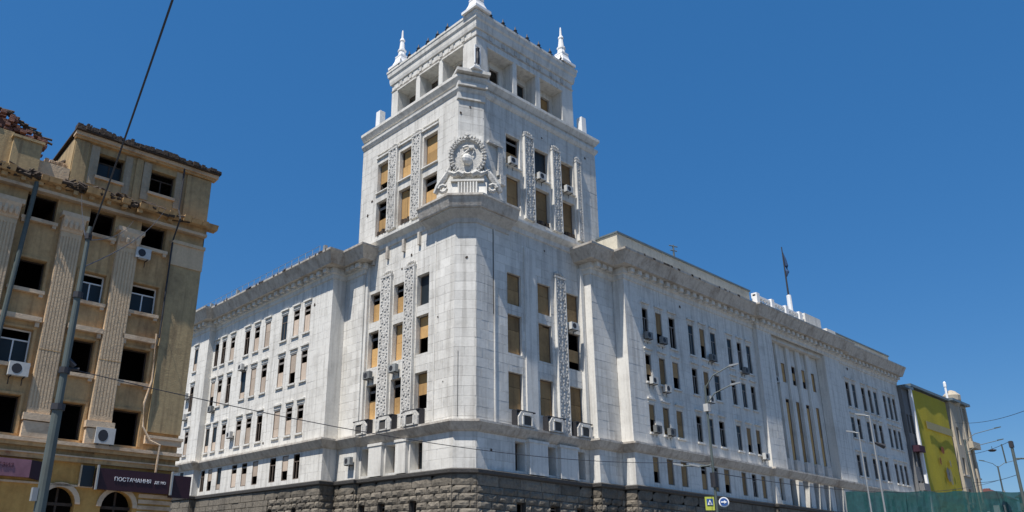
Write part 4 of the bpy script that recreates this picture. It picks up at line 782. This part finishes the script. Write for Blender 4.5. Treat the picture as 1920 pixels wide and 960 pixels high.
MB().q(*[(.2 * math.cos(2 * PI * k / 20) + .05, -.055, .2 * math.sin(2 * PI * k / 20)) for k in range(20)]).build('blue_face', 'sblue', o, local=True); MB().box(-.1, .08, -.07, -.06, -.03, .03).q((.06, -.065, -.09), (.2, -.065, 0), (.06, -.065, .09)).build('arrow', 'swhite', o, local=True)
# tram-wire pole at left
TP_ = thing('tram_pole', 'tall grey-green tram wire pole at the left, with clamps and stay wires', 'pole', (-33.83, -27.04, 0))
MB().tube([(0, 0, 0), (0, 0, 4.1)], [.1, .08], 12).build('lower_tube', 'pole', TP_, local=True); MB().tube([(0, 0, 4.05), (0, 0, 6.0)], [.062, .055], 12).build('middle_tube', 'pole', TP_, local=True); MB().tube([(0, 0, 5.95), (0, 0, 7.25)], [.045, .035], 10).build('upper_tube', 'pole', TP_, local=True)
for z, r in ((4.08, .11), (4.68, .09), (5.98, .08), (7.05, .06)): MB().tube([(0, 0, z - .04), (0, 0, z + .06)], r, 10).build('clamp', 'iron', TP_, local=True)
MB().tube([(0, 0, 4.72), (.22, .0, 4.75)], .03, 6).tube([(0, 0, 4.9), (.14, .0, 4.78)], .05, 6).build('insulator', 'iron', TP_, local=True); MB().box(-.16, -.08, -.05, .05, 2.62, 2.82).build('control_box', 'poleg', TP_, local=True)
T = Vector((-33.83, -27.04, 0))
def wire(label, a, b, sag=.0, r=.012, n=16, m='iron', cat='cable'):
    a, b = Vector(a), Vector(b); return tag(MB().tube([a.lerp(b, i / n) - Vector((0, 0, 4 * sag * (i / n) * (1 - i / n))) for i in range(n + 1)], r, 5).build('overhead_wire', m), label, cat, 'overhead wires')
wire('thick dark cable rising steeply from the left pole across the sky', T + Vector((.02, 0, 7.05)), (-35.25, -34.4, 8.05), .1, .014, m='iron')
wire('thin wire slung from the left pole across the white facade', T + Vector((.1, 0, 4.73)), (-11.6, -25.4, 5.6), .55, .009)
wire('second thin wire from the left pole top to the ochre building cornice', T + Vector((0, 0, 7.0)), K.P(-3.6, 20.5, .5), .3, .012)
wire('thin stay wire from the left pole to the ochre wall by its second window', T + Vector((0, 0, 6.9)), K.P(-6.6, 21.2, .5), .2, .012)
wire('short stay wire crossing to the ochre cornice above the middle window', T + Vector((0, 0, 6.5)), K.P(-2.0, 21.6, .9), .4, .012)
wire('thin wire running low past the tower base to the far lamp', (-11.6, -25.4, 5.2), (35.1, -21.7, 9.2), .8, .014)
wire('upper thin wire coming in from the right edge of the sky', (20.16, -23.8, 11.3), (1.0, -32.3, 8.4), .25, .012)
wire('lower thin wire at the right, carrying a hanging lamp', (20.25, -24.1, 9.3), (6.28, -29.9, 7.9), .12, .012)
wire('lowest thin wire at the right, just above the netting', (20.25, -24.1, 7.6), (6.28, -29.9, 6.4), .12, .012)
o = thing('hanging_lamp', 'small dark lamp hanging from a wire in the open sky at right', 'street lamp', (11.9, -27.65, 8.3)); o.scale = (.6, .6, .6); MB().lathe((0, 0, 0), [(.05, .12), (.3, .05), (.34, 0), (.2, -.1), (.02, -.12)], 8).build('lamp_shade', 'iron', o, local=True); MB().tube([(0, 0, .1), (0, 0, .35)], .02, 5).build('hanger', 'iron', o, local=True)
